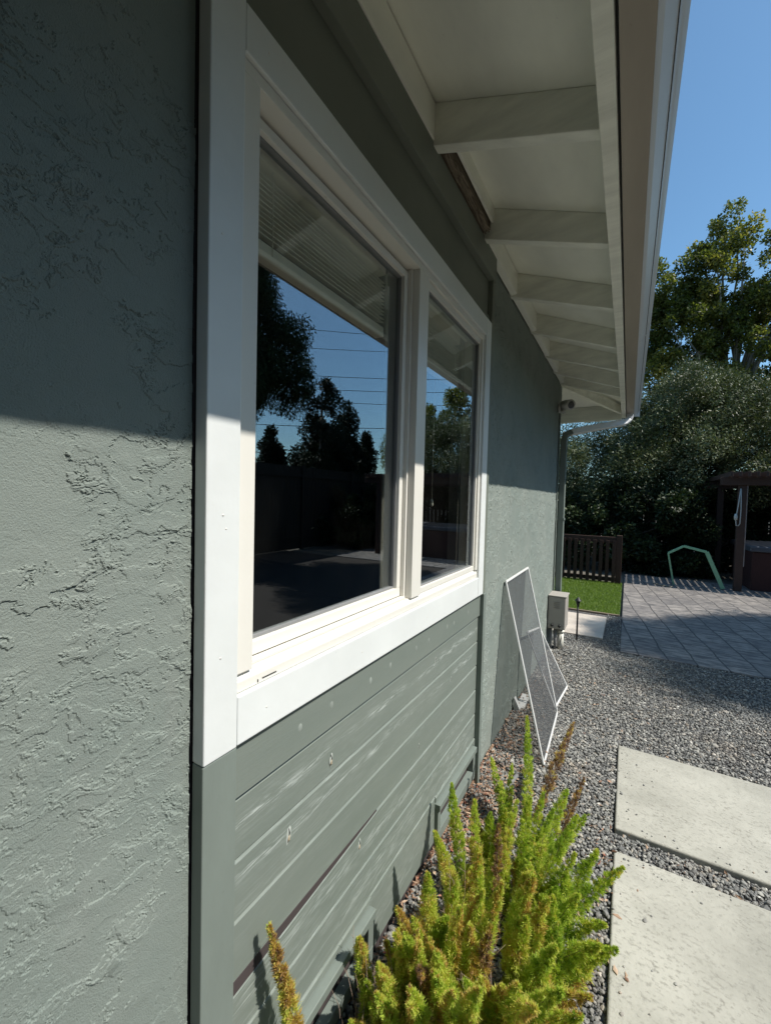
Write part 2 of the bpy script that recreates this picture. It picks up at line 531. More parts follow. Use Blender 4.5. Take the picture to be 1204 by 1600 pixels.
def stones():
    P = []
    def area(x0, x1, y0, y1, sp):
        nx = int((x1 - x0) / sp); ny = int((y1 - y0) / sp)
        gx, gy = np.meshgrid(np.arange(nx), np.arange(ny))
        p = np.stack([x0 + (gx.ravel() + .5) * sp, y0 + (gy.ravel() + .5) * sp], 1)
        p += NR.uniform(-sp * .55, sp * .55, p.shape)
        P.append(p)
    area(0.0, 0.66, 0.55, 3.0, 0.0108)
    area(0.66, 1.9, 2.01, 2.15, 0.0108)
    area(0.0, 2.3, 2.91, 4.78, 0.0122)
    area(0.48, 0.645, 4.78, 6.30, 0.016)
    area(0.0, 0.48, 4.78, 5.12, 0.015)
    ed = NR.uniform(0, 1, (80, 2)); e_ = np.stack([.668 + np.abs(NR.normal(0, .10, 80)), np.where(ed[:, 1] < .5, NR.uniform(1.0, 2.0, 80), NR.uniform(2.16, 2.9, 80))], 1)
    e_[::2] = np.stack([NR.uniform(.7, 1.6, 40), np.where(ed[::2, 1] < .5, 2.0 - np.abs(NR.normal(0, .04, 40)), 2.16 + np.abs(NR.normal(0, .04, 40)))], 1)
    P.append(e_)
    p = np.concatenate(P); n = len(p)
    s = np.exp(NR.normal(np.log(0.0067), 0.26, n)); s[-80:] *= .62
    sc = s[:, None] * NR.uniform(0.6, 1.25, (n, 3))
    V = ICO_V[None] * (1 + NR.uniform(-.22, .22, (n, 12, 1)))
    V = V * sc[:, None, :]
    V = np.einsum('nij,nkj->nki', rot_mats(n), V)
    V[:, :, 2] *= 0.75
    z = NR.uniform(-0.004, 0.006, n) + s * .25
    z[-80:] = .022 + s[-80:] * .3
    V += np.concatenate([p, z[:, None]], 1)[:, None, :]
    F = (ICO_F[None] + (np.arange(n) * 12)[:, None, None]).reshape(-1, 3)
    r = np.repeat(NR.uniform(0, 1, n), 12)
    s_ = N('crushed_stone')
    at = s_.n('Attribute', {'attribute_name': 'rnd'})
    c = s_.ramp(at.outputs['Fac'], [(0, (0.13, 0.13, 0.125)), (.35, (0.20, 0.198, 0.188)), (.7, (0.29, 0.285, 0.262)), (.9, (0.42, 0.405, 0.36)), (.97, (0.30, 0.25, 0.20)), (1, (0.70, 0.68, 0.62))])
    t = s_.ramp(s_.noise(s_.pos(), 2.2, 5), [(0.54, 0.0), (0.70, 0.45)])
    c = s_.mix(t, c, s_.mix(1.0, c, (1.15, .95, .80), 'MULTIPLY'))
    m_ = s_.bsdf(c, 0.8, s_.bump(s_.noise(s_.pos(), 220, 3), .3, .001), spec=.3)
    tag(np_mesh('gravel', V.reshape(-1, 3), F, m_, rnd=r), 'grey crushed stone gravel around the pale slabs', 'gravel', kind='stuff')


stones()

# dry leaves caught in the gravel near the wall
def litter():
    spots = [(.10, 1.9, .12, .30, 1500), (.07, 2.6, .06, .5, 380), (.30, 1.3, .2, .45, 420), (.62, 1.95, .03, .25, 60), (.25, 2.35, .15, .2, 120),
             (.95, 2.08, .3, .05, 26), (.5, 3.6, .3, .4, 70), (.12, 3.6, .06, .5, 90), (.6, 1.3, .06, .4, 70)]
    V = []; rr = []
    for cx, cy, sx, sy, n in spots:
        c = np.stack([np.clip(NR.normal(cx, sx, n), .01, 3), NR.normal(cy, sy, n), NR.uniform(0.010, 0.028, n)], 1)
        L = NR.uniform(.006, .017, n); W = L * NR.uniform(.25, .6, n)
        Rm = rot_mats(n); Rm[:, 2, :] *= 0.45
        q = np.array([(-1, 0, 0), (0, -1, .25), (1, 0, 0), (0, 1, .25)])[None] * np.stack([L, W, L], 1)[:, None, :]
        q = np.einsum('nij,nkj->nki', Rm, q) + c[:, None]
        V.append(q.reshape(-1, 3)); rr.append(np.repeat(NR.uniform(0, 1, n), 4))
    V = np.concatenate(V); F = np.arange(len(V)).reshape(-1, 4)
    m_ = mat_leaf('dry_leaf', [(0, (0.16, 0.08, 0.05)), (.5, (0.38, 0.23, 0.15)), (.85, (.52, .38, .27)), (1, (0.36, 0.10, 0.06))], .7, .1)
    tag(np_mesh('leaf_litter', V, F, m_, rnd=np.concatenate(rr)), 'brown dry leaf litter scattered beside the wall', 'leaf litter', kind='stuff')


litter()

# ---------------------------------------------------------------- the house
WY0, WY1 = -3.2, 4.86        # wall ends
BX0, BX1 = 0.47, 2.15        # the wood-sided bay (along Y)
OY0, OY1, OZ0, OZ1 = 0.545, 2.03, 1.112, 2.30   # window opening
ZT = 2.72
house = empty('house', (0, 0, 0), 'grey green stucco house with white framed window and deep white eaves', 'house')



def vnoise(x, y, seed):
    rg = np.random.default_rng(seed); T = rg.random((256, 256))
    xi = np.floor(x).astype(int); yi = np.floor(y).astype(int)
    fx_ = x - xi; fy_ = y - yi
    fx_ = fx_ * fx_ * fx_ * (fx_ * (fx_ * 6 - 15) + 10); fy_ = fy_ * fy_ * fy_ * (fy_ * (fy_ * 6 - 15) + 10)
    a = T[xi % 256, yi % 256]; b = T[(xi + 1) % 256, yi % 256]; c = T[xi % 256, (yi + 1) % 256]; d = T[(xi + 1) % 256, (yi + 1) % 256]
    return (a * (1 - fx_) + b * fx_) * (1 - fy_) + (c * (1 - fx_) + d * fx_) * fy_


def fbm(x, y, seed, oct_=5, rough=.55):
    t = 0; amp = 1.0; tot = 0
    for i in range(oct_):
        t = t + amp * vnoise(x * 2 ** i + 17.3 * i, y * 2 ** i + 5.1 * i, seed + i); tot += amp; amp *= rough
    return t / tot


def sstep(v, a, b):
    t = np.clip((v - a) / (b - a), 0, 1)
    return t * t * (3 - 2 * t)


def stucco_height(y, z):
    """trowelled stucco: flat passes with ragged torn edges, clustered, over gentle waves (metres)"""
    wy = (fbm(y * 10, z * 10, 900, 6, .62) - .5) * .085; wz = (fbm(y * 10, z * 10, 920, 6, .62) - .5) * .085
    Y = y + wy; Z = z + wz
    a = fbm(Y * 7.5 + 40, Z * 11 + 40, 940, 8, .66)
    b = fbm(Y * 16 + 80, Z * 25 + 80, 960, 7, .68)
    c = fbm(Y * 36 + 20, Z * 66 + 20, 980, 5, .68)
    ma = sstep(fbm(y * 5, z * 5, 1000, 4), .37, .52)
    mb_ = sstep(fbm(y * 4.4 + 9, z * 4.4 + 9, 1010, 4), .47, .56)
    bias = .07 * np.exp(-((z - 1.27) / .34) ** 2) + .09 * np.exp(-((z - 1.50) / .13) ** 2) - .05 * sstep(z, 1.7, 2.1)
    ma = sstep(fbm(y * 5, z * 5, 1000, 4) + bias, .39, .53)
    mb_ = sstep(fbm(y * 4.4 + 9, z * 4.4 + 9, 1010, 4) + bias * 1.1, .49, .58)
    h = .0020 * sstep(a, .515, .521) * (.30 + .70 * ma)
    h = h + .0015 * sstep(b, .54, .548) * (.18 + .82 * mb_)
    h = h + .0012 * sstep(c, .54, .556) * mb_ * (.2 + .8 * ma)
    h = h + .0050 * (fbm(y * 3, z * 3, 1020, 2) - .5) + .0003 * (fbm(y * 150, z * 150, 1030, 2, .7) - .5)
    return h


def stucco_sheet(name, y0, y1, z0, z1, st, sz=None):
    ny = int((y1 - y0) / st) + 1; nz = int((z1 - z0) / (sz or st)) + 1
    ys = np.linspace(y0, y1, ny); zs_ = np.linspace(z0, z1, nz)
    Yg, Zg = np.meshgrid(ys, zs_, indexing='ij')
    H = stucco_height(Yg, Zg) - .0045
    V = np.stack([H, Yg, Zg], -1).reshape(-1, 3)
    # skirt back into the wall all round
    i = np.arange(ny * nz).reshape(ny, nz)
    F = np.stack([i[:-1, :-1], i[1:, :-1], i[1:, 1:], i[:-1, 1:]], -1).reshape(-1, 4)
    return np_mesh(name, V, F, STUCCO, house, smooth=False)


mb = MB()
mb.box(-0.16, -0.012, WY0, BX0 - .002, -0.05, 2.95)
mb.box(-0.16, -0.012, BX1 + .002, WY1, -0.05, 2.95)
mb.build('stucco_wall', STUCCO, house)
stucco_sheet('stucco_finish', WY0, .05, -.05, 2.9, .02)
stucco_sheet('stucco_finish', .05, BX0 - .003, -.05, .44, .006)
stucco_sheet('stucco_finish', .05, BX0 - .003, .44, 2.46, .00135)
stucco_sheet('stucco_finish', .05, BX0 - .003, 2.46, 2.9, .01)
stucco_sheet('stucco_finish', BX1 + .003, 3.2, -.05, 2.72, .0034)
stucco_sheet('stucco_finish', 3.2, WY1, -.05, 2.72, .0046)
MB().box(-.02, -.0045, WY1 - .05, WY1 - .001, -.05, 2.72).build('wall_corner', STUCCO, house)

mb = MB().box(-6.0, -0.16, WY1 - .16, WY1 - .003, -0.05, 2.95)
mb.box(-6.0, -0.16, WY0, WY0 + .16, -0.05, 2.95)
mb.box(-6.16, -6.0, WY0, WY1, -0.05, 2.95)
mb.build('rear_wall', STUCCO, house)
# backing of the bay, round the window opening
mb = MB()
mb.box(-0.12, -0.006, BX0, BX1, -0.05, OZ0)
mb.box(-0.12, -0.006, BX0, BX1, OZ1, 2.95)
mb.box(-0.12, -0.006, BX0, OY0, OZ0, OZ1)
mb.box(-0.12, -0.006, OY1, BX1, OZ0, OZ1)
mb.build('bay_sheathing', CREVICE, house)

# lap siding: each course has a weathered top ledge and an undercut
def course(mb, y0, y1, zt, zb, xf=0.014, drop=0.0, ytap=None):
    def prof(d):
        return [(-0.006, zt - d), (xf - .004, zt - d), (xf, zt - d - 0.0045), (xf, zb + 0.0058), (xf - .003, zb + 0.0050), (-0.006, zb + 0.0050)]
    if ytap is None:
        mb.prism_y(prof(0), y0, y1)
    else:
        mb.prism_y(prof(drop), y0, ytap, prof(0))
        mb.prism_y(prof(0), ytap, y1)


S0, S1 = 0.547, 2.112
mb = MB()
mb.prism_y([(-.006, 1.008), (.017, 1.008), (.017, .900), (.0, .893), (-.006, .893)], S0, S1)
zs = [.890, .762, .634, .506, .378, .25]
rj = random.Random(3)
for i in range(len(zs) - 1):
    if i == 3:
        course(mb, S0, S1, zs[i], zs[i + 1], 0.010, 0.025, 1.12)
    else:
        course(mb, S0, S1, zs[i], zs[i + 1], 0.0095 + rj.uniform(-.0015, .0015))
# lowest course is cut round the two crawl-space vents
course(mb, S0, 0.70, .25, .05, .0095); course(mb, 1.09, 1.60, .25, .05, .010); course(mb, 2.09, S1, .25, .05, .014)
course(mb, 0.70, 1.09, .25, .222, .013); course(mb, 1.60, 2.09, .25, .222, .014)
siding = mb.build('siding', SIDING, house)
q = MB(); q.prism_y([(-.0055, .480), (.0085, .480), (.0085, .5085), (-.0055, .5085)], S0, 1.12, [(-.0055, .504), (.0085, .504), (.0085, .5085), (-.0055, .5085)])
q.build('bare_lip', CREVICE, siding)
for y, z in ((.74, .955), (.86, .958), (1.05, .952), (1.17, .957), (1.36, .955), (1.47, .953), (1.66, .957), (1.74, .952), (1.93, .957)):
    q = MB()
    q.add([(.0168 + (.0014 if r_ < 1 else 0), y + .0075 * r_ * math.cos(a), z + .011 * r_ * math.sin(a)) for r_ in (0, .6, 1) for a in [k * math.pi / 6 for k in range(12)]],
          [(12 + k, 12 + (k + 1) % 12, 24 + (k + 1) % 12, 24 + k) for k in range(12)] + [tuple(range(12, 24))], True)
    q.build('nail_patch', NP, siding)
for y, z, s_ in ((.872, .805, 1.0), (.715, .712, 1.25), (1.02, .468, 1.0), (1.56, .845, .9), (1.74, .70, .7), (1.42, .56, .6)):
    rk = random.Random(int(y * 1000))
    q = MB()
    nr = 16; rad_ = [rk.uniform(.65, 1.15) for _ in range(nr)]
    q.add([(.0100 + h_, y + .0065 * s_ * r_ * rad_[k] * math.cos(k * 2 * math.pi / nr) + .003 * math.sin(k * 2 * math.pi / nr), z + .018 * s_ * r_ * rad_[k] * math.sin(k * 2 * math.pi / nr)) for r_, h_ in ((.7, .0012), (1, 0)) for k in range(nr)],
          [(k, (k + 1) % nr, nr + (k + 1) % nr, nr + k) for k in range(nr)] + [tuple(range(nr))], True)
    kn = q.build('knot_patch', KN, siding)
    q = MB(); q.tube([(.0113, y - .001, z + .013 * s_), (.0115, y + .0012, z + .004), (.0113, y - .0006, z - .004), (.0113, y + .001, z - .013 * s_)], [.0006, .0016 * s_, .0008, .0005], 5)
    q.build('crack', BLACK, kn)
    if s_ > .95:
        q = MB(); q.tube([(.0118, y + .001, z + .001), (.0122, y - .0022, z - .008), (.0115, y - .004, z - .013 * s_)], [.0008, .0022, .0006], 6); q.tube([(.0116, y - .001, z - .010), (.012, y + .003, z - .012)], [.0018, .0006], 5)
        q.build('torn_wood', KNOT, kn)

# crawl-space vents
for y0, y1 in ((0.70, 1.09), (1.60, 2.09)):
    v_ = MB()
    v_.box(-.004, .034, y0, y1, .195, .221)
    v_.box(-.004, .026, y0, y1, .055, .100)
    v_.box(-.004, .026, y0, y0 + .03, .1005, .1945)
    v_.box(-.004, .026, y1 - .03, y1, .1005, .1945)
    vf = v_.build('crawl_vent', GREENP, house, bevel=.002)
    MB().box(-.03, -.024, y0, y1, .02, .2).build('vent_screen', BLACK, vf)

# bay posts and header
MB().box(0.0005, .030, BX0, OY0 - .0005, -.03, 1.013).build('green_post', GREENP, house, bevel=.002)
MB().box(0.0005, .036, 2.114, 2.150, -.03, 1.013).build('green_post', GREENP, house, bevel=.002)
MB().box(0.0005, .030, 2.112, 2.150, 1.014, 2.62).build('green_post', GREEND, house, bevel=.002)
h_ = MB()
h_.prism_y([(-.006, 2.60), (.006, 2.60), (.006, 2.425), (-.006, 2.425)], BX0, 2.11)
h_.prism_y([(-.006, 2.424), (.016, 2.424), (.016, 2.39), (-.006, 2.39)], BX0, 2.11)
h_.build('header_panel', GREEND, house, bevel=.0015)
MB().box(-.004, .034, BX0 - .02, 2.152, 2.601, 2.722).build('frieze_board', GREEND, house, bevel=.003)

# white trim boards
trimw = []
MB().box(.0005, .032, BX0, OY0 - .002, 1.0145, 2.386).build('trim_board', WHITE, house, bevel=.0025)
MB().box(.0005, .031, OY1 + .001, 2.109, 1.0145, 2.386).build('trim_board', WHITE, house, bevel=.0025)
MB().box(.0005, .030, OY0, OY1, 1.0145, 1.1105).build('trim_board', WHITE, house, bevel=.0025)
MB().box(.0005, .030, OY0, OY1, 2.3015, 2.386).build('trim_board', WHITE, house, bevel=.0025)

# filled nail heads in the trim
for (y, z, r_) in ((.505, 1.46, .0032), (.512, 1.435, .0024), (.497, 1.95, .003), (.503, 1.20, .003), (.62, 1.060, .003), (.98, 1.063, .003), (1.42, 1.058, .003), (1.83, 1.062, .003), (.60, 2.345, .0034), (.66, 2.352, .0026), (2.07, 1.5, .003), (2.068, 2.1, .003)):
    x_ = .032 if y < .545 else (.031 if y > 2.03 else .030)
    q = MB(); q.tube([(x_ - .001, y, z), (x_ + .0004, y, z)], [r_ * .8, r_ * .7], 10)
    q.build('nail_plug', VINYL, house)

# the window
win = empty('window', (0, (OY0 + OY1) / 2, OZ0)); win.parent = house
fr = MB()
XF = 0.021
MU0, MU1 = 1.300, 1.372
fr.prism_y([(-.07, OZ0), (XF, OZ0), (XF, OZ0 + .022), (XF - .012, OZ0 + .036), (-.07, OZ0 + .036)], OY0, OY1)       # sill with nosing
fr.box(-.07, XF, OY0, OY1, OZ1 - .024, OZ1 - .0005)
fr.box(-.07, XF, OY0 + .0003, OY0 + .044, OZ0 + .0365, OZ1 - .0245)
fr.box(-.07, XF, OY1 - .026, OY1 - .0003, OZ0 + .0365, OZ1 - .0245)
fr.box(-.07, XF, MU0, MU1, OZ0 + .0365, OZ1 - .0245)
fr.build('frame', VINYL, win, bevel=.0018)
# thin vertical strip of the track beside the mullion, and its weep slots
tk = MB()
tk.box(-.028, -.004, MU0 - .012, MU0 - .001, OZ0 + .037, OZ1 - .025)
tk.box(-.016, .004, OY0 + .045, MU0 - .013, OZ0 + .0368, OZ0 + .0440)
tk.build('track', VINYL, win, bevel=.001)
wp = MB()
wp.box(XF + .0002, XF + .0012, .615, .655, OZ0 + .0075, OZ0 + .0095)
wp.box(XF + .0002, XF + .0012, .602, .604, OZ0 + .004, OZ0 + .010)
wp.build('weep_slot', BLACK, win)
for z in (1.20, 1.235, 2.235, 2.19):
    q = MB(); q.tube([(XF - .0335, MU0 - .0012 - .0008, z), (XF - .0335, MU0 + .001, z)], .0022, 8); 
    if z in (1.20, 2.19): q.build('screw', BLACK, win)


def ring(mb, x0, x1, y0, y1, z0, z1, wl, wr, wb, wtp):
    mb.box(x0, x1, y0, y1, z0, z0 + wb)
    mb.box(x0, x1, y0, y1, z1 - wtp, z1)
    mb.box(x0, x1, y0, y0 + wl, z0 + wb + .0003, z1 - wtp - .0003)
    mb.box(x0, x1, y1 - wr, y1, z0 + wb + .0003, z1 - wtp - .0003)


sa = MB(); ring(sa, -.052, -.018, OY0 + .0445, MU0 - .013, OZ0 + .044, OZ1 - .035, .030, .024, .030, .022)
sash = sa.build('sliding_sash', VINYL, win, bevel=.0015)
# glazing bead and inner sash stile seen dark through the glass
bd = MB(); ring(bd, -.048, -.030, OY0 + .0750, MU0 - .0375, OZ0 + .0745, OZ1 - .0575, .004, .004, .006, .005)
bd.build('glazing_bead', GREYP, sash)
MB().box(-.0400, -.0385, OY0 + .074, MU0 - .036, OZ0 + .073, OZ1 - .056).build('glass', GLASS, sash)
sb_ = MB(); ring(sb_, -.03, .012, MU1 + .0005, OY1 - .0265, OZ0 + .037, OZ1 - .0250, .022, .012, .022, .024)
fx = sb_.build('fixed_sash', VINYL, win, bevel=.0015)
bd = MB(); ring(bd, -.026, .004, MU1 + .0230, OY1 - .0390, OZ0 + .0595, OZ1 - .0495, .003, .003, .004, .004)
bd.build('glazing_bead', GREYP, fx)
MB().box(-.0040, -.0025, MU1 + .022, OY1 - .038, OZ0 + .0585, OZ1 - .0485).build('glass', GLASS, fx)
# inner jambs / stiles behind the glass
IJ = simple('inner_jamb_paint', (0.17, 0.165, 0.15), .5)
MB().box(-.075, -.0705, MU0 - .062, MU0 + .03, OZ0, OZ1).build('inner_stile', IJ, win)
MB().box(-.118, -.0705, OY1 - .055, OY1, OZ0, OZ1).build('inner_jamb', IJ, win)



# raised blinds hanging inside
for k, (y0, y1) in enumerate(((.60, 1.235), (1.375, 1.95))):
    t_ = empty('window_blind', (-.10, (y0 + y1) / 2, 2.26),
               ('wide raised cream venetian blind behind the large left pane', 'narrow raised cream venetian blind behind the small right pane')[k], 'blind', 'raised blinds behind the window panes')
    MB().box(-.113, -.075, y0, y1, 2.245, 2.285).build('headrail', BLIND, t_, bevel=.002)
    rr = random.Random(5 + k)
    z = 2.222
    sl = MB()
    while z > 2.082:
        tl = .0052 + rr.uniform(-.0006, .0006)
        e0 = rr.uniform(-.0012, .0012)
        sl.add([(-.110, y0, z + tl), (-.079, y0, z - tl), (-.079, y1, z - tl + e0), (-.110, y1, z + tl + e0),
                (-.110, y0, z + tl + .0024), (-.079, y0, z - tl + .0024), (-.079, y1, z - tl + e0 + .0024), (-.110, y1, z + tl + e0 + .0024)],
               [(0, 1, 2, 3), (7, 6, 5, 4), (0, 4, 5, 1), (1, 5, 6, 2), (2, 6, 7, 3), (3, 7, 4, 0)])
        z -= .0118
    sl.build('slat_stack', BLIND, t_)
    MB().box(-.111, -.078, y0, y1, 2.040, 2.072).build('bottom_rail', BLIND, t_, bevel=.003)
    q = MB(); q.tube([(-.077, y0 + .12, 2.24), (-.076, y0 + .121, 2.05)], .0012, 6); q.build('cord', BLIND, t_)
# pull cord hanging in the right pane
cdm = MB(); cdm.tube([(-.090, 1.70, 2.05), (-.090, 1.702, 1.50)], .0012, 6)
cdm.lathe([(0.001, 0), (.006, -.008), (.008, -.03), (.004, -.036), (0, -.036)], (-.090, 1.702, 1.50), 10)
tag(cdm.build('blind_pull_cord', BLIND), 'pull cord with white tassel hanging behind the right pane', 'cord')

# the dark room behind the glass
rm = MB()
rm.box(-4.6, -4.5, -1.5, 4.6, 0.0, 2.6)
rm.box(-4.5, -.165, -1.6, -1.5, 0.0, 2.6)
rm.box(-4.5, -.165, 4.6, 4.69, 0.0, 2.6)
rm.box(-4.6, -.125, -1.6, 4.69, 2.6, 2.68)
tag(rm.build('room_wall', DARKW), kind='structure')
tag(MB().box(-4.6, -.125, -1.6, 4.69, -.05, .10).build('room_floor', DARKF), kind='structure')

# ---- roof, rafters, soffit, fascia, gutter
RY0, RY1 = -2.0, 5.50
SL = (2.865 - 2.615) / .56          # soffit slope
def zsof(x): return 2.865 - SL * x
roof = MB()
E = .60
z0 = zsof(E) + .012
ridge_x = -3.0
rz = zsof(ridge_x) + .012
A = [(E, RY0, z0), (E, RY1 + .06, z0), (ridge_x, RY1 - 3.0, rz), (ridge_x, RY0, rz), (-6.6, RY0, z0), (-6.6, RY1 + .06, z0)]
T = [(x, y, z + .09) for x, y, z in A]
n_ = len(A)
roof.add(A + T, [(3, 2, 1, 0), (5, 2, 3, 4), (1, 2, 5), (6, 7, 8, 9), (11, 10, 9, 8), (7, 11, 8), (0, 1, 7, 6), (4, 10, 11, 5), (1, 5, 11, 7), (0, 6, 9, 3), (3, 9, 10, 4)])
rf = roof.build('roof', ROOFM, house)
so = MB()
def sofp(x, y): return (x, y, zsof(x))
joints = [-2.0, .16, 1.36, 2.60, 3.74, 4.86]
def sheet3(mb, q, t=.010):
    b = [Vector(p) for p in q]; tt = [p + Vector((0, 0, t)) for p in b]
    mb.add(b + tt, [(0, 1, 2, 3), (7, 6, 5, 4), (0, 4, 5, 1), (1, 5, 6, 2), (2, 6, 7, 3), (3, 7, 4, 0)])
for a, b in zip(joints[:-1], joints[1:]):
    sheet3(so, [sofp(-.1, a + .001), sofp(.555, a + .001), sofp(.555, b - .001), sofp(-.1, b - .001)])
# corner: the soffit turns round the hip
hipz = zsof(.555)
so.add([(0, 4.861, zsof(0)), (.555, 4.861, hipz), (.555, 5.46, hipz), (0, 4.861, zsof(0) + .01), (.555, 4.861, hipz + .01), (.555, 5.46, hipz + .01)], [(0, 1, 2), (5, 4, 3), (0, 3, 4, 1), (1, 4, 5, 2), (2, 5, 3, 0)])
so.add([(0, 4.863, zsof(0)), (.553, 5.462, hipz), (-6, 5.462, hipz), (-6, 4.863, zsof(0)), (0, 4.863, zsof(0) + .01), (.553, 5.462, hipz + .01), (-6, 5.462, hipz + .01), (-6, 4.863, zsof(0) + .01)],
       [(0, 1, 2, 3), (7, 6, 5, 4), (0, 4, 5, 1), (1, 5, 6, 2), (2, 6, 7, 3), (3, 7, 4, 0)])
so.build('soffit', SOFFIT, rf)

RAFT = [(-1.08, -1.10), (-.47, -.5), (.16, .10), (.77, .68), (1.375, 1.30), (1.965, 1.875), (2.60, 2.50), (3.21, 3.13), (3.80, 3.66), (4.30, 4.20), (4.72, 4.58)]
rw = .042
for k, (ya, yb) in enumerate(RAFT):
    q = MB()
    xa, xb = -.02, .555
    za, zb = 2.728, 2.50
    vs = []
    for x, y, zl in ((xa, ya, za), (xb, yb, zb)):
        vs += [(x, y - rw / 2, zl), (x, y + rw / 2, zl), (x, y + rw / 2, zsof(x) - .0006), (x, y - rw / 2, zsof(x) - .0006)]
    q.add(vs, [(0, 1, 2, 3), (7, 6, 5, 4), (0, 4, 5, 1), (1, 5, 6, 2), (2, 6, 7, 3), (3, 7, 4, 0)])
    q.build('rafter', RAFTER, rf, bevel=.003)
# hip rafter
q = MB(); q.bar((-.02, 4.84, 2.768), (.555, 5.47, 2.545), .042, .085); q.build('hip_rafter', RAFTER, rf, bevel=.003)
# blocking between rafters at the wall; the bay after the fifth rafter is missing its block and shows bare wood
for k in range(len(RAFT) - 1):
    y0 = RAFT[k][0] + rw / 2 + .001; y1 = RAFT[k + 1][0] - rw / 2 - .001
    if k == 4:
        MB().box(.001, .060, y0, y1, 2.738, 2.80).build('bare_blocking', RAWWOOD, rf)
        sp = MB(); rs = random.Random(4)
        for _ in range(90):
            yy = rs.uniform(y0 + .02, y1 - .05); xx = rs.uniform(.036, .062); ll = rs.uniform(.02, .09)
            sp.bar((xx, yy, rs.uniform(2.730, 2.738)), (xx + rs.uniform(-.006, .006), min(yy + ll, y1 - .004), rs.uniform(2.727, 2.738)), rs.uniform(.001, .004), rs.uniform(.001, .004))
        sp.build('splinters', mat_wood('grey_splinter', (.24, .20, .15), (9, 1.5, 9), .9, .6), rf)
        MB().box(.0655, .078, y0, y1, 2.765, 2.836).build('cover_strip', SOFFIT, rf, bevel=.002)
    else:
        MB().box(.001, .038, y0, y1, 2.7235, 2.845).build('blocking', SOFFIT, rf, bevel=.002)
MB().box(.556, .597, RY0, 5.498, 2.465, 2.635).build('fascia_board', RAFTER, rf, bevel=.002)
q = MB(); q.box(-6.4, .5555, 5.470, 5.498, 2.445, 2.620); q.build('fascia_board', RAFTER, rf, bevel=.002)
nl = MB(); rs = random.Random(8)
for ya, yb in RAFT:
    for x in (.12, .30, .48):
        y = ya + (yb - ya) * x / .56 + rs.uniform(-.006, .006) + .034
        nl.lathe([(0, -.0012), (.0032, -.0008), (.0036, .0004)], (x, y, zsof(x) - .0004), 8)
nb = nl.build('nail_heads', simple('nail_rust', (.30, .26, .20), .7), rf); nb['kind'] = 'stuff'
# K-style gutter
gp = [(.604, 2.600), (.604, 2.482), (.670, 2.482), (.684, 2.494), (.704, 2.520), (.716, 2.536), (.722, 2.542), (.731, 2.553), (.733, 2.600), (.722, 2.604), (.722, 2.596), (.725, 2.570), (.712, 2.545), (.696, 2.524), (.676, 2.500), (.666, 2.489), (.611, 2.489), (.611, 2.600)]
g = MB(); g.prism_y(gp, RY0, 5.56)
gut = g.build('gutter', GUTTER, house, bevel=0)
MB().prism_y([(.6045, 2.4815), (.6045, 2.4795), (.6715, 2.4795), (.6715, 2.4815)], RY0, 5.38).build('gutter_shaded_underside', GUTTER_SHADE, gut)  # thin strip that carries the painted underside shade
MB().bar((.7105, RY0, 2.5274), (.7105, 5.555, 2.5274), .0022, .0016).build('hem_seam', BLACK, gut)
for yy in (.98, 3.02):
    MB().prism_y([(.668, 2.4805), (.6855, 2.4925), (.7055, 2.5185), (.7175, 2.534), (.7165, 2.537), (.704, 2.5215), (.684, 2.4955), (.668, 2.4835)], yy, yy + .012).build('gutter_joint', GUTTER, gut)
MB().box(.6045, .730, 5.5605, 5.563, 2.484, 2.600).build('end_cap', GUTTER, gut)
q = MB()
q.box(.5985, .6035, RY0, 5.5, 2.50, 2.64)
q.build('gutter_spacer', BLACK, gut)

# downspout: outlet, sloping leader, vertical leader
def rect_tube(mb, pts, w, d):
    """rectangular pipe through pts; w = size across Y-ish, d = size the other way."""
    pts = [Vector(p) for p in pts]
    rings = []
    for i, p in enumerate(pts):
        dr = ((pts[min(i + 1, len(pts) - 1)] - p).normalized() + (p - pts[max(i - 1, 0)]).normalized())
        dr = dr.normalized()
        s1 = Vector((0, 1, 0)) - dr * dr.y
        s1 = s1.normalized(); s2 = dr.cross(s1).normalized()
        rings.append([p + s1 * w / 2 * a + s2 * d / 2 * b for a, b in ((-1, -1), (1, -1), (1, 1), (-1, 1))])
    vs = [v for r_ in rings for v in r_]
    fs = []
    for i in range(len(pts) - 1):
        for k in range(4):
            a = i * 4 + k; b = i * 4 + (k + 1) % 4
            fs.append((a, b, b + 4, a + 4))
    fs += [(3, 2, 1, 0), tuple(range(len(vs) - 4, len(vs)))]
    mb.add(vs, fs)


q = MB(); rect_tube(q, [(.638, 5.36, 2.50), (.638, 5.36, 2.455), (.625, 5.35, 2.415), (.585, 5.315, 2.385), (.52, 5.255, 2.365), (.30, 5.05, 2.300), (.10, 4.86, 2.235)], .072, .062)
q.build('downspout_elbow', GUTTER, house, bevel=.006)
q = MB(); rect_tube(q, [(.10, 4.86, 2.235), (.05, 4.815, 2.20), (.044, 4.81, 2.15), (.044, 4.81, .08)], .075, .058)
dsp = q.build('downspout', GREENP, house, bevel=.005)
MB().box(.003, .079, 4.767, 4.853, 1.30, 1.325).build('strap', GREENP, dsp)
MB().box(.0005, .010, 4.725, 4.765, -.02, 2.42).build('corner_trim', GREENP, house, bevel=.002)

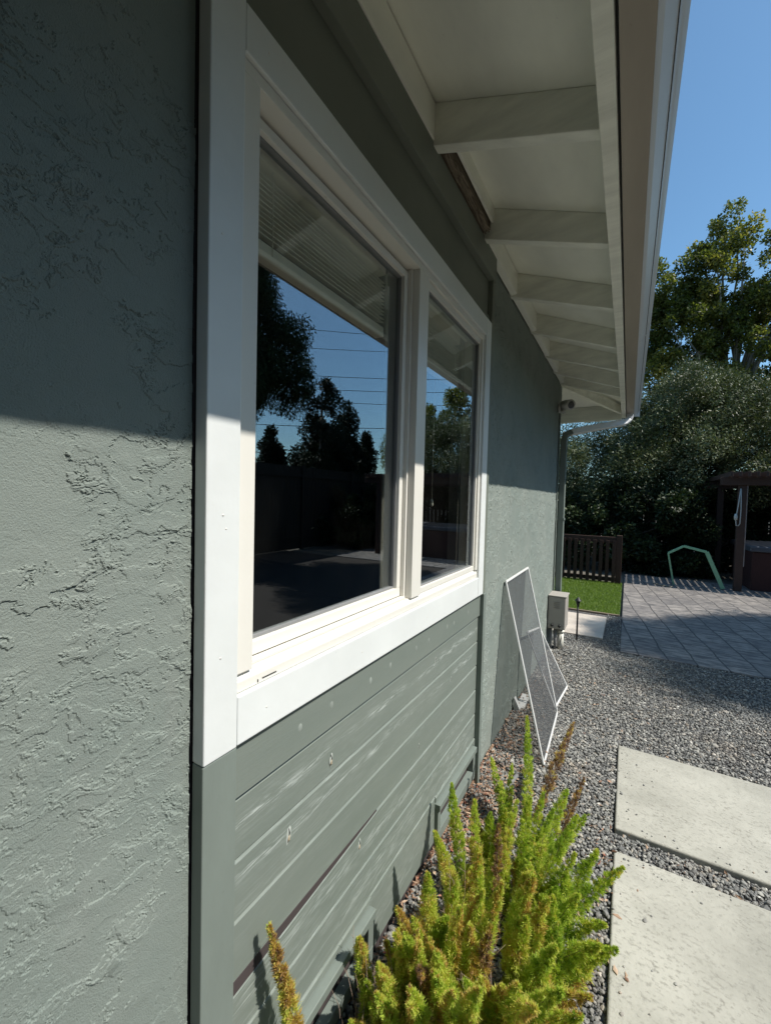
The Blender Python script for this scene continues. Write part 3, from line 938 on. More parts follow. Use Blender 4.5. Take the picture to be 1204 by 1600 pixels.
# floodlight camera under the eave
fl = empty('security_light', (.0, 4.64, 2.46), 'small off white security light fixed to the wall under the far eave', 'security light')
q = MB(); q.tube([(0.0, 4.64, 2.46), (.022, 4.64, 2.46)], .05, 20); q.build('mounting_plate', CAMW, fl)
q = MB(); q.tube([(.022, 4.64, 2.46), (.05, 4.60, 2.46)], .016, 10); q.build('swivel', CAMW, fl)
q = MB(); q.tube([(.04, 4.60, 2.480), (.052, 4.585, 2.478), (.085, 4.55, 2.470), (.128, 4.505, 2.455), (.134, 4.498, 2.452)], [.022, .040, .046, .052, .046], 20); q.build('lamp_head', CAMW, fl)
q = MB(); q.tube([(.1341, 4.4979, 2.452), (.136, 4.496, 2.4513)], .036, 16); q.build('lens', simple('lamp_lens', (.12, .12, .13), .2), fl)
q = MB(); q.tube([(.04, 4.60, 2.445), (.055, 4.585, 2.415), (.06, 4.58, 2.395)], [.016, .024, .020], 12); q.build('sensor', CAMW, fl)

# utility box
ub = empty('utility_box', (0.0, 4.5, .22), 'weathered beige metal control box on the wall near the downspout', 'utility box')
bx = MB().box(.002, .165, 4.45, 4.68, .225, .548).build('cabinet', UBOX, ub, bevel=.008, seg=3)
MB().box(-.0, .172, 4.444, 4.686, .549, .560).build('lid', UBOX, ub, bevel=.003)
lo = MB()
for i in range(4):
    lo.box(.055, .11, 4.4445, 4.4495, .49 - i * .018, .497 - i * .018)
lo.build('louvre', simple('louvre_shade', (.30, .28, .25), .6), ub)
for x in (.045, .115):
    q = MB(); q.tube([(x, 4.4495, .262), (x, 4.436, .262)], .014, 16); q.build('knockout', BLACK, ub)
for x, y, r_ in ((.03, 4.50, .012), (.07, 4.52, .014)):
    q = MB(); q.tube([(x, y, .2255), (x, y, -.02)], r_, 10); q.build('conduit', GREYP, ub)
q = MB(); q.tube([(.125, 4.55, .225), (.126, 4.545, .12), (.115, 4.50, .04), (.16, 4.46, .015), (.24, 4.42, .012), (.22, 4.36, .010), (.12, 4.38, .012)], .004, 8)
q.build('cable', BLACK, ub)
q = MB(); q.tube([(.115, 4.57, -.02), (.115, 4.57, .17)], .03, 16); q.tube([(.115, 4.57, .17), (.115, 4.57, .19)], .036, 16)
tag(q.build('pvc_pipe', PVC), 'short white plastic pipe standing in the gravel below the control box', 'pipe')

# black path light
pl = empty('path_light', (.232, 4.95, 0), 'slim black path light with small cap in front of the concrete pad', 'path light')
q = MB(); q.tube([(.232, 4.95, -.02), (.232, 4.95, .42)], .009, 10); q.build('stake', BLACK, pl)
q = MB(); q.lathe([(.009, .36), (.020, .415), (.021, .425), (0.0, .425)], (.232, 4.95, 0), 16); q.build('lamp_cup', BLACK, pl)
q = MB(); q.lathe([(.034, .432), (.030, .440), (.012, .458), (.006, .470), (0, .472)], (.232, 4.95, 0), 16); q.lathe([(.034, .432), (.006, .437), (.006, .42)], (.232, 4.95, 0), 16); q.build('cap', BLACK, pl)

# ---------------------------------------------------------------- insect screens leaning on the wall
def screen(tl, tr, bl, br, label):
    tl, tr, bl, br = map(Vector, (tl, tr, bl, br))
    c = (bl + br) / 2
    t_ = empty('window_screen', c, label, 'window screen', 'insect screens leaning on the stucco wall')
    nrm = (tr - tl).cross(bl - tl).normalized()
    q = MB()
    for a, b in ((tl, tr), (bl, br), (tl, bl), (tr, br)):
        q.bar(a, b, .010, .014, nrm) if False else q.bar(a, b, .014, .009, nrm)
    q.build('frame', ALU, t_, bevel=.0015)
    q = MB(); q.add([tl, tr, br, bl], [(0, 1, 2, 3)]); q.build('mesh', MESH, t_)
    return t_


screen((.012, 2.660, .985), (.012, 3.330, .985), (.305, 2.468, .015), (.285, 3.135, .015), 'large insect screen with white frame leaning closest to the window')
screen((.045, 3.21, .52), (.045, 3.74, .42), (.262, 3.19, .018), (.292, 3.62, .016), 'smaller insect screen leaning behind the large screen')

# irrigation tube and small bits at the foot of the wall
q = MB(); q.tube([(.06, 2.35, .012), (.16, 2.30, .016), (.25, 2.26, .018), (.27, 2.40, .014)], .005, 8)
tag(q.build('irrigation_tube', BLACK), 'thin black irrigation tube lying on gravel beside the leaning screen', 'tube')
q = MB(); q.tube([(.17, 2.10, .03), (.20, 2.28, .02)], .011, 8)
tag(q.build('drain_pipe', GREYP), 'short grey pipe lying among the fern fronds near the screens', 'pipe')
q = MB(); q.prism_y([(.01, 0), (.05, 0), (.05, .02), (.014, .09), (.01, .09)], 3.02, 3.06); q.prism_y([(.01, 0), (.07, 0), (.07, .015), (.01, .015)], 3.061, 3.30)
tag(q.build('flashing_offcut', ALU), 'small pale metal offcut standing at the foot of the stucco wall', 'offcut')
# wall staple-like conduit stub mark high on the stucco by the corner

# ---------------------------------------------------------------- foxtail ferns
FERN = mat_leaf('fern_needle', [(0, (0.19, 0.115, 0.085)), (.12, (0.36, 0.23, 0.15)), (.19, (0.52, 0.29, 0.08)), (.28, (0.68, 0.56, 0.16)), (.48, (0.60, 0.64, 0.12)), (.72, (0.40, 0.52, 0.07)), (1, (0.17, 0.29, 0.035))], .5, .35, .3)
STEM = simple('fern_stem', (0.34, 0.30, 0.10), 0.6)
TWIG = simple('dead_twig', (0.30, 0.22, 0.17), 0.8)
KIND = {'g': (.66, .13), 'y': (.50, .11), 'o': (.38, .14), 'b': (.08, .08)}


def frond(parent, base, tip, kind, w, bend=None, seed=0, dens=1.0):
    rg = np.random.default_rng(seed)
    b = np.array(base, float); t = np.array(tip, float)
    L = np.linalg.norm(t - b)
    out = t - b; out[2] = 0
    mid = (b + t) / 2 + np.array([0, 0, .06 * L]) - out * .15 + rg.normal(0, .020, 3) if bend is None else (b + t) / 2 + np.array(bend)
    s = np.linspace(0, 1, 24)[:, None]
    C = (1 - s) ** 2 * b + 2 * s * (1 - s) * mid + s ** 2 * t
    n = int(8200 * dens * w * max(.6, L / .38))
    u = rg.uniform(0.03, 1, n)
    P = (1 - u[:, None]) ** 2 * b + 2 * u[:, None] * (1 - u[:, None]) * mid + u[:, None] ** 2 * t
    D = 2 * (1 - u[:, None]) * (mid - b) + 2 * u[:, None] * (t - mid)
    D /= np.linalg.norm(D, axis=1)[:, None]
    a = rg.uniform(0, 2 * np.pi, n)
    ref = np.array([.3, .9, .1])
    X = np.cross(D, ref); X /= np.linalg.norm(X, axis=1)[:, None]
    Y = np.cross(D, X)
    rad = X * np.cos(a)[:, None] + Y * np.sin(a)[:, None]
    prof = np.clip(np.minimum((u + .25) * 1.6, 1.0), 0, 1) * np.clip((1.02 - u) * 2.1, 0, 1) ** .75
    # needles sit in small fanning tufts, with dark gaps between
    nt = max(40, int(300 * w * max(.6, L / .38)))
    tu = rg.uniform(0.03, 1, nt) ** .92; ta = rg.uniform(0, 2 * np.pi, nt); tr_ = rg.uniform(.15, 1.0, nt) ** .5 * rg.uniform(.8, 1.22, nt)
    k = rg.integers(0, nt, n)
    u = np.clip(tu[k] + rg.normal(0, .006, n), .02, 1); a = ta[k] + rg.normal(0, .16, n)
    P = (1 - u[:, None]) ** 2 * b + 2 * u[:, None] * (1 - u[:, None]) * mid + u[:, None] ** 2 * t
    D = 2 * (1 - u[:, None]) * (mid - b) + 2 * u[:, None] * (t - mid)
    D /= np.linalg.norm(D, axis=1)[:, None]
    X = np.cross(D, ref); X /= np.linalg.norm(X, axis=1)[:, None]
    Y = np.cross(D, X)
    rad = X * np.cos(a)[:, None] + Y * np.sin(a)[:, None]
    prof = np.clip((u + .25) * 1.6, 0, 1) * np.clip((1.02 - u) * 2.1, 0, 1) ** .75
    R_ = .0320 * w * prof * tr_[k] * rg.uniform(.55, 1.0, n)
    p0 = P + rad * R_[:, None] * .85
    ln = rg.uniform(.008, .0195, n) * (0.45 + .55 * prof)
    dr = rad * rg.uniform(.2, 1.0, n)[:, None] + D * rg.uniform(.5, 1.3, n)[:, None] + rg.normal(0, .38, (n, 3))
    dr /= np.linalg.norm(dr, axis=1)[:, None]
    sd_ = np.cross(dr, rg.normal(size=(n, 3))); sd_ /= np.linalg.norm(sd_, axis=1)[:, None]
    wd = .00085
    q = np.stack([p0, p0 + dr * ln[:, None] * .45 + sd_ * wd, p0 + dr * ln[:, None], p0 + dr * ln[:, None] * .45 - sd_ * wd], 1)
    V = q.reshape(-1, 3)
    tv = rg.normal(0, .13, nt)
    mu, sg = KIND[kind]
    val = mu + tv[k] + sg * .5 * rg.normal(0, 1, n) + .10 * np.sin(u * 9 + seed) * (kind != 'b')
    # one flank of some plumes is scorched
    if kind in 'yo':
        sc = np.cos(a - seed) > (.35 if kind == 'o' else .84)
        val = np.where(sc, np.minimum(val, rg.normal(.24, .06, n)), val)
    r = np.repeat(np.clip(val, 0, 1), 4)
    fr_ = np_mesh('frond', V, np.arange(len(V)).reshape(-1, 4), FERN, parent, rnd=r)
    q = MB(); q.tube(C, [.0022 * (1 - .75 * i / 23) for i in range(24)], 5)
    st = q.build('stem', STEM if kind != 'b' else TWIG, None)
    st.parent = fr_
    off = Vector((0, 0, 0)); p = parent
    while p is not None: off += p.location; p = p.parent
    st.data.transform(Matrix.Translation(-off))
    return fr_


MAIN = [(0.093,1.564,0.36,0.133,1.515,'g',1.00),(0.201,1.527,0.36,0.230,1.490,'y',1.00),(0.271,2.109,0.44,0.332,1.862,'g',0.80),(0.457,2.393,0.34,0.338,2.088,'b',0.90),(0.539,2.080,0.25,0.470,1.947,'b',0.60),(0.492,1.821,0.33,0.435,1.677,'g',1.10),(0.567,1.913,0.20,0.449,1.820,'g',0.70),(0.548,1.589,0.40,0.418,1.469,'g',1.00),(0.616,1.595,0.30,0.480,1.533,'g',1.00),(0.693,1.563,0.30,0.503,1.450,'g',1.00),(0.652,1.348,0.28,0.483,1.392,'g',1.00),(0.681,1.286,0.28,0.502,1.275,'g',1.25),(0.151,1.260,0.40,0.234,1.309,'y',1.10),(0.184,1.126,0.38,0.080,1.147,'y',1.20),(0.351,1.134,0.40,0.252,1.150,'y',1.00),(0.394,1.170,0.42,0.284,1.170,'y',1.10),(0.468,1.239,0.42,0.416,1.250,'y',1.20),(0.509,1.233,0.38,0.457,1.275,'y',1.10),(0.295,0.938,0.38,0.266,1.022,'y',1.10),(0.389,1.070,0.36,0.358,1.093,'b',0.80),(0.266,0.899,0.36,0.236,1.004,'b',0.80),(0.545,1.128,0.36,0.486,1.171,'g',1.10),(0.630,1.108,0.30,0.519,1.175,'o',1.00),(0.384,1.630,0.38,0.398,1.565,'g',1.00),(0.414,1.734,0.34,0.393,1.651,'g',0.90),(0.341,1.615,0.36,0.354,1.509,'y',0.90),(0.312,1.451,0.36,0.331,1.345,'b',0.70),(0.291,1.299,0.36,0.319,1.314,'y',1.00),(0.555,1.489,0.34,0.465,1.498,'g',1.00),(0.313,1.057,0.40,0.243,1.073,'y',1.00),(0.140,1.020,0.34,0.121,1.071,'o',1.00),(0.202,0.956,0.36,0.156,0.971,'y',1.10),(0.487,0.955,0.40,0.425,1.073,'y',1.10),(0.196,0.852,0.34,0.161,0.928,'y',1.10),(0.578,1.358,0.32,0.468,1.362,'g',1.10),(0.644,1.231,0.32,0.482,1.290,'g',1.20),(0.576,0.995,0.40,0.458,1.071,'g',1.10),(0.616,1.002,0.36,0.493,1.093,'y',1.10),(0.420,0.882,0.42,0.359,1.012,'y',1.10),(0.367,0.868,0.40,0.317,0.986,'y',1.10),(0.281,0.819,0.36,0.232,0.935,'y',1.00),(0.538,0.894,0.44,0.437,1.025,'y',1.10),(0.298,1.429,0.30,0.314,1.406,'g',0.90),(0.294,1.620,0.30,0.332,1.553,'y',0.80),(0.454,1.720,0.30,0.424,1.609,'g',1.00)]
fern = empty('foxtail_fern', (.34, 1.3, 0), 'large spreading foxtail fern with many yellow green plumes beside the siding', 'fern', 'foxtail ferns along the wall')
for i, (tx, ty, tz, bx_, by_, k, w) in enumerate(MAIN):
    # plumes spring from the crown of the clump: pull the feet together a little
    bx2 = bx_ + (.34 - bx_) * .25; by2 = by_ + (1.35 - by_) * .12
    frond(fern, (max(bx2, .06), by2, .0), (max(tx, .05), ty, tz), k, w, seed=100 + i)
# short inner plumes that fill the heart of the clump
rf_ = random.Random(21)
for i in range(42):
    x = rf_.uniform(.14, .60); y = rf_.uniform(.92, 1.62)
    frond(fern, (x * .8 + .07, y, 0), (x + rf_.uniform(-.05, .07), y + rf_.uniform(-.06, .06), rf_.uniform(.18, .32)), rf_.choice('gggyyyyo'), 1.15, seed=400 + i)
for i in range(30):
    x = rf_.uniform(.08, .40); y = rf_.uniform(.74, 1.08)
    frond(fern, (x * .8 + .07, y + .04, 0), (x + rf_.uniform(-.05, .06), y + rf_.uniform(-.07, .03), rf_.uniform(.20, .36)), rf_.choice('gyyyyyo'), 1.1, seed=900 + i)
# dead wiry twigs
q = MB()
for i in range(70):
    cx, cy = rf_.choice([(.12, .92), (.30, 1.12), (.25, .93), (.36, 1.08), (.22, 1.28)])
    b = Vector((cx + rf_.uniform(-.03, .03), cy + rf_.uniform(-.05, .05), rf_.uniform(0, .12)))
    t = b + Vector((rf_.uniform(-.05, .05), rf_.uniform(-.05, .05), rf_.uniform(.08, .22)))
    mdl = (b + t) / 2 + Vector((rf_.uniform(-.02, .02), rf_.uniform(-.02, .02), 0))
    q.tube([b, mdl, t], [.0012, .0009, .0004], 4)
    for j in range(3):
        e = mdl.lerp(t, rf_.random()); q.tube([e, e + Vector((rf_.uniform(-.03, .03), rf_.uniform(-.03, .03), rf_.uniform(.005, .03)))], [.0007, .0003], 4)
tw = q.build('dead_twigs', TWIG, fern); tw['kind'] = 'stuff'

f2 = empty('foxtail_fern', (.23, 1.87, 0), 'small foxtail fern with three short plumes behind the large clump near the wall', 'fern', 'foxtail ferns along the wall')
for i, a in enumerate([((.25, 1.88, 0), (.132, 2.01, .24), 'g', .8), ((.24, 1.87, 0), (.18, 1.96, .19), 'g', .8), ((.235, 1.86, 0), (.222, 2.05, .22), 'g', .7), ((.26, 1.84, 0), (.25, 1.93, .13), 'y', .8)]):
    frond(f2, a[0], a[1], a[2], a[3], seed=600 + i)
f3 = empty('foxtail_fern', (.09, .72, 0), 'lone tall scorched foxtail fern plume leaning against the siding at the near end', 'fern', 'foxtail ferns along the wall')
frond(f3, (.09, .735, .0), (.045, .622, .595), 'o', .80, bend=(.02, .0, .02), seed=701, dens=1.5)
frond(f3, (.10, .70, .0), (.12, .74, .12), 'y', .8, seed=702)
f4 = empty('foxtail_fern', (.085, .97, 0), 'single slim yellow green fern plume by the siding beside the dead twigs', 'fern', 'foxtail ferns along the wall')
frond(f4, (.085, .99, .0), (.078, .922, .31), 'y', .72, seed=801, dens=1.3)

# ---------------------------------------------------------------- fence rail beyond the lawn
fn = empty('picket_fence', (0.0, 8.85, 0), 'dark brown slatted picket fence behind the green lawn', 'fence')
MB().box(.500, .592, 8.80, 8.89, -.02, .90).build('post', FENCEW, fn, bevel=.004)
MB().box(-2.62, -2.53, 8.80, 8.89, -.02, .90).build('post', FENCEW, fn, bevel=.004)
MB().box(-2.53, .499, 8.815, 8.875, .755, .865).build('rail', FENCEW, fn, bevel=.003)
MB().box(-2.53, .499, 8.82, 8.87, .04, .11).build('rail', FENCEW, fn, bevel=.003)
x = -2.48
while x < .47:
    MB().box(x, x + .060, 8.790, 8.8145, .02, .80).build('picket', FENCEW, fn, bevel=.002)
    x += .108

# board fence closing the yard
def board_fence(p0, p1, h, label, sp=.15):
    p0 = Vector((*p0, 0)); p1 = Vector((*p1, 0)); L = (p1 - p0).length; d = (p1 - p0) / L
    t_ = empty('board_fence', (p0 + p1) / 2, label, 'fence', 'board fences round the yard')
    q = MB(); n = int(L / sp); rb = random.Random(int(L * 10))
    for i in range(n):
        a = p0 + d * (i + .04) * sp; b = p0 + d * (i + .96) * sp
        hh = h + rb.uniform(-.01, .01)
        q.bar(a.lerp(b, .5) + Vector((0, 0, hh / 2)) , a.lerp(b, .5) + Vector((0, 0, hh)) , .01, .01) if False else None
        nn = Vector((-d.y, d.x, 0)) * .009
        vs = [a - nn, b - nn, b + nn, a + nn]
        vs = vs + [v + Vector((0, 0, hh)) for v in vs]
        q.add(vs, [(3, 2, 1, 0), (4, 5, 6, 7), (0, 1, 5, 4), (1, 2, 6, 5), (2, 3, 7, 6), (3, 0, 4, 7)])
    q.build('board_panel', BFENCE, t_)
    q = MB(); nn = Vector((-d.y, d.x, 0)) * .04
    for z in (.3, h - .25): q.bar(p0 + nn + Vector((0, 0, z)), p1 + nn + Vector((0, 0, z)), .045, .09)
    q.build('rail', BFENCE, t_)
    for i in range(int(L / 2.4) + 1):
        c = p0 + d * min(i * 2.4, L - .06) + nn
        MB().box(c.x - .045, c.x + .045, c.y - .045, c.y + .045, -.03, h + .03).build('post', BFENCE, t_)


board_fence((7.2, -3), (7.2, 14.0), 2.28, 'dark board fence along the side of the yard mirrored in the window')
board_fence((-6, 14.0), (7.1, 14.0), 1.9, 'dark board fence behind the shrubs at the far end of the yard')

board_fence((.25, -1.3), (7.1, -1.3), 2.2, 'unseen dark board fence added behind the viewer to block sky fill')  # unseen fence added to cut low sky light on wall and trim

# ---------------------------------------------------------------- green arch, pergola, hot tub
q = MB()
ap = [Vector(p) for p in ((1.44, 9.35, .016), (1.33, 9.28, .60), (1.56, 9.30, .745), (1.90, 9.32, .665), (2.16, 9.36, .03))]
ar = empty('play_arch', (1.8, 9.32, .016), 'thin green bent arch frame standing at the far edge of the patio', 'arch')
for k, (a, b) in enumerate(zip(ap[:-1], ap[1:])):
    q = MB(); q.bar(a, b, (.028, .038, .044, .062)[k], .028, (0, 1, 0)); q.build('bar', GREEN_F, ar, bevel=.003)
q = MB(); q.lathe([(0, -.03), (.03, -.01), (.034, .02), (.02, .045), (0, .05)], (1.33, 9.28, .60), 10)
q2 = MB(); q2.tube([(1.10, 9.10, .05), (1.22, 9.05, .03), (1.40, 9.02, .024)], .012, 6)
tag(q2.build('stick', mat_wood('stick_wood', (.3, .26, .2))), 'short pale stick lying on the patio beside the green arch', 'stick')
q = MB()
rb = random.Random(9)
for i in range(26):
    c = Vector((1.55 + rb.gauss(0, .07), 9.95 + rb.gauss(0, .05), .36 + rb.gauss(0, .05)))
    q.add([c + Vector((rb.uniform(-.05, .05), rb.uniform(-.03, .03), rb.uniform(-.05, .05))) for _ in range(4)], [(0, 1, 2, 3)])

pg = empty('pergola', (3.5, 10.3, 0), 'brown timber pergola with slatted top over the hot tub', 'pergola')
for x, y in ((2.36, 9.40), (4.9, 9.40), (2.36, 11.4), (4.9, 11.4)):
    MB().box(x - .055, x + .055, y - .055, y + .055, -.02, 1.86).build('post', PERG, pg, bevel=.005)
for y in (9.335, 9.465, 11.4):
    MB().box(2.06, 5.3, y - .02, y + .02, 1.86, 2.00).build('beam', PERG, pg, bevel=.004)
x = 2.14
while x < 5.2:
    MB().box(x, x + .040, 9.10, 11.75, 2.001, 2.085).build('slat', PERG, pg, bevel=.003)
    x += .115
MB().box(2.415, 2.43, 9.36, 9.44, .45, 1.855).build('trellis_strip', mat_paint('pale_strip', (.42, .36, .32), .6, .5), pg)

q = MB()
q.tube([(2.325, 9.325, 1.80), (2.30, 9.315, 1.50), (2.275, 9.31, 1.26), (2.285, 9.31, 1.16), (2.315, 9.31, 1.155), (2.335, 9.31, 1.20), (2.34, 9.315, 1.45), (2.33, 9.325, 1.80)], .008, 6)
q.lathe([(0, -.06), (.022, -.05), (.026, .0), (.018, .05), (0, .055)], (2.275, 9.31, 1.31), 10)
tag(q.build('hanging_cord', CAMW), 'pale cord loop with a small weight hanging on the pergola post', 'cord')

ht = empty('hot_tub', (3.6, 10.4, 0), 'red brown hot tub with grey cover under the pergola', 'hot tub')
MB().box(2.58, 4.66, 9.62, 11.2, .0, .70).build('cabinet', TUBW, ht, bevel=.02)
MB().box(2.54, 4.70, 9.58, 11.24, .701, .80).build('cover', simple('vinyl_cover', (.10, .105, .12), .4), ht, bevel=.02, seg=3)

# ---------------------------------------------------------------- trees and shrubs
def crown(name, C, Rr, n, L, W, mat, parent, flat=.0, droop=0.0, tone=.5, seed=0):
    rg = np.random.default_rng(seed)
    C = np.asarray(C); Rr = np.asarray(Rr)
    w = Rr ** 2; w = w / w.sum()
    k = rg.choice(len(C), n, p=w)
    d = rg.normal(size=(n, 3)); d /= np.linalg.norm(d, axis=1)[:, None]
    rad = rg.uniform(0.15, 1.0, n) ** .55
    p = C[k] + d * (Rr[k] * rad)[:, None]
    a = rg.normal(size=(n, 3)); a[:, 2] -= droop; a += d * .7
    a /= np.linalg.norm(a, axis=1)[:, None]
    b = np.cross(a, rg.normal(size=(n, 3)) + np.array([0, 0, flat])); b /= np.linalg.norm(b, axis=1)[:, None]
    ln = L * rg.uniform(.6, 1.3, n); wd = W * rg.uniform(.7, 1.3, n)
    q = np.stack([p, p + a * ln[:, None] * .5 + b * wd[:, None] * .5, p + a * ln[:, None], p + a * ln[:, None] * .5 - b * wd[:, None] * .5], 1)
    ct = rg.normal(0, .16, len(C))
    r = np.clip(tone + ct[k] + rg.normal(0, .17, n), 0, 1)
    return np_mesh(name, q.reshape(-1, 3), np.arange(4 * n).reshape(-1, 4), mat, parent, rnd=np.repeat(r, 4))


def lobes(ls, per, rmin, rmax, seed):
    """cluster centres spread over the outer part of a set of ellipsoid lobes"""
    rg = np.random.default_rng(seed); C = []; Rr = []
    for (cx, cy, cz, rx, ry, rz) in ls:
        m_ = max(4, int(per * (rx * ry * rz) ** (2 / 3)))
        d = rg.normal(size=(m_, 3)); d /= np.linalg.norm(d, axis=1)[:, None]
        r = rg.uniform(.35, 1.02, m_) ** .6
        C.append(np.array([cx, cy, cz]) + d * np.array([rx, ry, rz]) * r[:, None])
        Rr.append(rg.uniform(rmin, rmax, m_))
    return np.concatenate(C), np.concatenate(Rr)


def trunk(parent, base, fork, C, mat, r0, nl, seed, name='trunk'):
    rg = random.Random(seed)
    q = MB()
    b = Vector(base); f = Vector(fork)
    mid = b.lerp(f, .5) + Vector((rg.uniform(-.1, .1), rg.uniform(-.1, .1), 0))
    q.tube([b, mid, f], [r0 * 1.25, r0, r0 * .8], 10)
    idx = rg.sample(range(len(C)), min(nl, len(C)))
    for i in idx:
        e = Vector(C[i]); s_ = mid.lerp(f, rg.uniform(.3, 1))
        m1 = s_.lerp(e, .4) + Vector((rg.uniform(-.2, .2), rg.uniform(-.2, .2), rg.uniform(0, .3)))
        m2 = s_.lerp(e, .75) + Vector((rg.uniform(-.15, .15), rg.uniform(-.15, .15), rg.uniform(-.05, .2)))
        rr = r0 * rg.uniform(.22, .42)
        q.tube([s_, m1, m2, e], [rr, rr * .7, rr * .42, rr * .12], 6)
        for j in range(3):
            k = min(range(len(C)), key=lambda z_: (Vector(C[z_]) - m2).length + rg.uniform(0, .8))
            q.tube([m2, m2.lerp(Vector(C[k]), .5) + Vector((0, 0, .05)), Vector(C[k])], [rr * .35, rr * .2, rr * .07], 5)
    return q.build(name, mat, parent)


OLIVE = mat_leaf('olive_leaf', [(0, (0.026, 0.038, 0.012)), (.45, (0.068, 0.083, 0.030)), (.75, (0.11, 0.13, 0.052)), (1, (0.20, 0.22, 0.12))], .5, .15, .4)
SYC = mat_leaf('sycamore_leaf', [(0, (0.042, 0.06, 0.016)), (.4, (0.11, 0.13, 0.028)), (.75, (0.21, 0.20, 0.05)), (1, (0.36, 0.30, 0.08))], .45, .5, .4)
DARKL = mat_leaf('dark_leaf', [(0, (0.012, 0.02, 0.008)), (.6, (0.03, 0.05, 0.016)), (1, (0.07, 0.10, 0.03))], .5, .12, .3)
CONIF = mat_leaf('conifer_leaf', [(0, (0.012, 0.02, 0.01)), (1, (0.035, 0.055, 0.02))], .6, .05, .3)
PEPPER = mat_leaf('feathery_leaf', [(0, (0.02, 0.035, 0.012)), (1, (0.06, 0.09, 0.025))], .55, .15, .3)
YEL = mat_leaf('pale_yellow_leaf', [(0, (0.06, 0.09, 0.015)), (1, (0.26, 0.24, 0.04))], .5, .35, .3)

# olive-like tree beyond the patio
t_ = empty('olive_tree', (1.9, 12.6, 0), 'broad silvery grey green olive tree filling the yard behind the patio', 'tree', 'trees beyond the patio')
OL = [(1.8, 12.4, 3.3, 1.7, 1.5, 1.45), (.5, 12.2, 2.7, 1.6, 1.4, 1.35), (3.2, 12.4, 3.0, 1.6, 1.4, 1.4), (-.9, 12.6, 2.2, 1.3, 1.3, 1.2), (2.3, 11.8, 2.5, 1.8, 1.2, 1.1), (4.7, 12.8, 2.9, 1.5, 1.4, 1.4), (.6, 11.5, 1.9, 1.5, .8, 1.0), (1.9, 12.6, 4.1, 1.0, 1.0, .75), (2.7, 12.5, 3.9, .9, .9, .7)]
C_, R_ = lobes(OL, 42, .22, .42, 31)
crown('crown', C_, R_, 270000, .070, .021, OLIVE, t_, seed=32, tone=.57)
trunk(t_, (1.9, 12.8, -.03), (1.9, 12.6, 1.7), C_, BARK, .12, 16, 33)

# dark evergreen shrubs below it
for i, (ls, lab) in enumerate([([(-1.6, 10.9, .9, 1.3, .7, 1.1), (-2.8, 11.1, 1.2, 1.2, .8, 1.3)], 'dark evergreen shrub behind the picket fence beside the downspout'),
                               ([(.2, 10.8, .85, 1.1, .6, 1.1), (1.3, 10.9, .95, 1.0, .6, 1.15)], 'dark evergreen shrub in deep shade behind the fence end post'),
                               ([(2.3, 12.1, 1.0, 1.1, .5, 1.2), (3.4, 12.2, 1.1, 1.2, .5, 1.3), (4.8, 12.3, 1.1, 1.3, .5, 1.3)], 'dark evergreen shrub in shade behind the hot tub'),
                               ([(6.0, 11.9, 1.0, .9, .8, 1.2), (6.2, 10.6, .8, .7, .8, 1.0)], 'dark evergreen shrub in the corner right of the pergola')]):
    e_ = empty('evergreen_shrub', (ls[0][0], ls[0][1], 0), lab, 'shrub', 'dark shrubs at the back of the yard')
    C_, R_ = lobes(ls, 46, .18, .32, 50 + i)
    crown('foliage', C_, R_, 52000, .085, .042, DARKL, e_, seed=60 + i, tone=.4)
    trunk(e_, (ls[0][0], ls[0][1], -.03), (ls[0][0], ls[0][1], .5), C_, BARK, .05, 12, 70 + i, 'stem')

# sycamore behind
t_ = empty('sycamore_tree', (3.4, 18.0, 0), 'tall yellow green sycamore rising behind the olive tree', 'tree', 'trees beyond the patio')
SY = [(2.1, 17.6, 7.4, 1.3, 1.3, 1.2), (1.4, 17.5, 8.9, .9, 1.0, .8), (2.7, 17.6, 9.2, 1.0, 1.0, .9), (3.3, 17.5, 10.5, .75, .7, .55), (2.6, 17.5, 10.0, .5, .5, .35), (1.5, 17.7, 6.1, 1.1, 1.2, .8), (3.4, 17.5, 6.3, 1.4, 1.3, .9),
      (4.6, 17.6, 8.0, 1.2, 1.3, 1.3), (4.7, 17.6, 9.8, .9, .9, .75), (3.6, 17.5, 7.7, .8, .8, .7), (5.4, 17.4, 6.4, 1.2, 1.2, 1.1), (6.6, 17.2, 4.8, 1.1, 1.1, 1.0), (5.8, 17.4, 8.6, .8, .8, .9), (4.4, 17.4, 4.9, 1.2, 1.0, .8), (7.4, 16.9, 3.7, .8, .9, .6),
      (2.4, 17.6, 4.9, 1.2, 1.0, .7), (.9, 17.6, 7.2, .6, .7, .6), (.8, 17.6, 8.3, .8, .8, .8), (1.9, 17.6, 8.3, 1.0, 1.0, .8), (5.6, 17.4, 10.3, .8, .8, .7)]
C_, R_ = lobes(SY, 27, .17, .37, 81)
crown('crown', C_, R_, 105000, .10, .062, SYC, t_, seed=82, tone=.47)
trunk(t_, (3.6, 18.2, -.03), (3.4, 17.9, 4.8), C_, PBARK, .2, 46, 83)

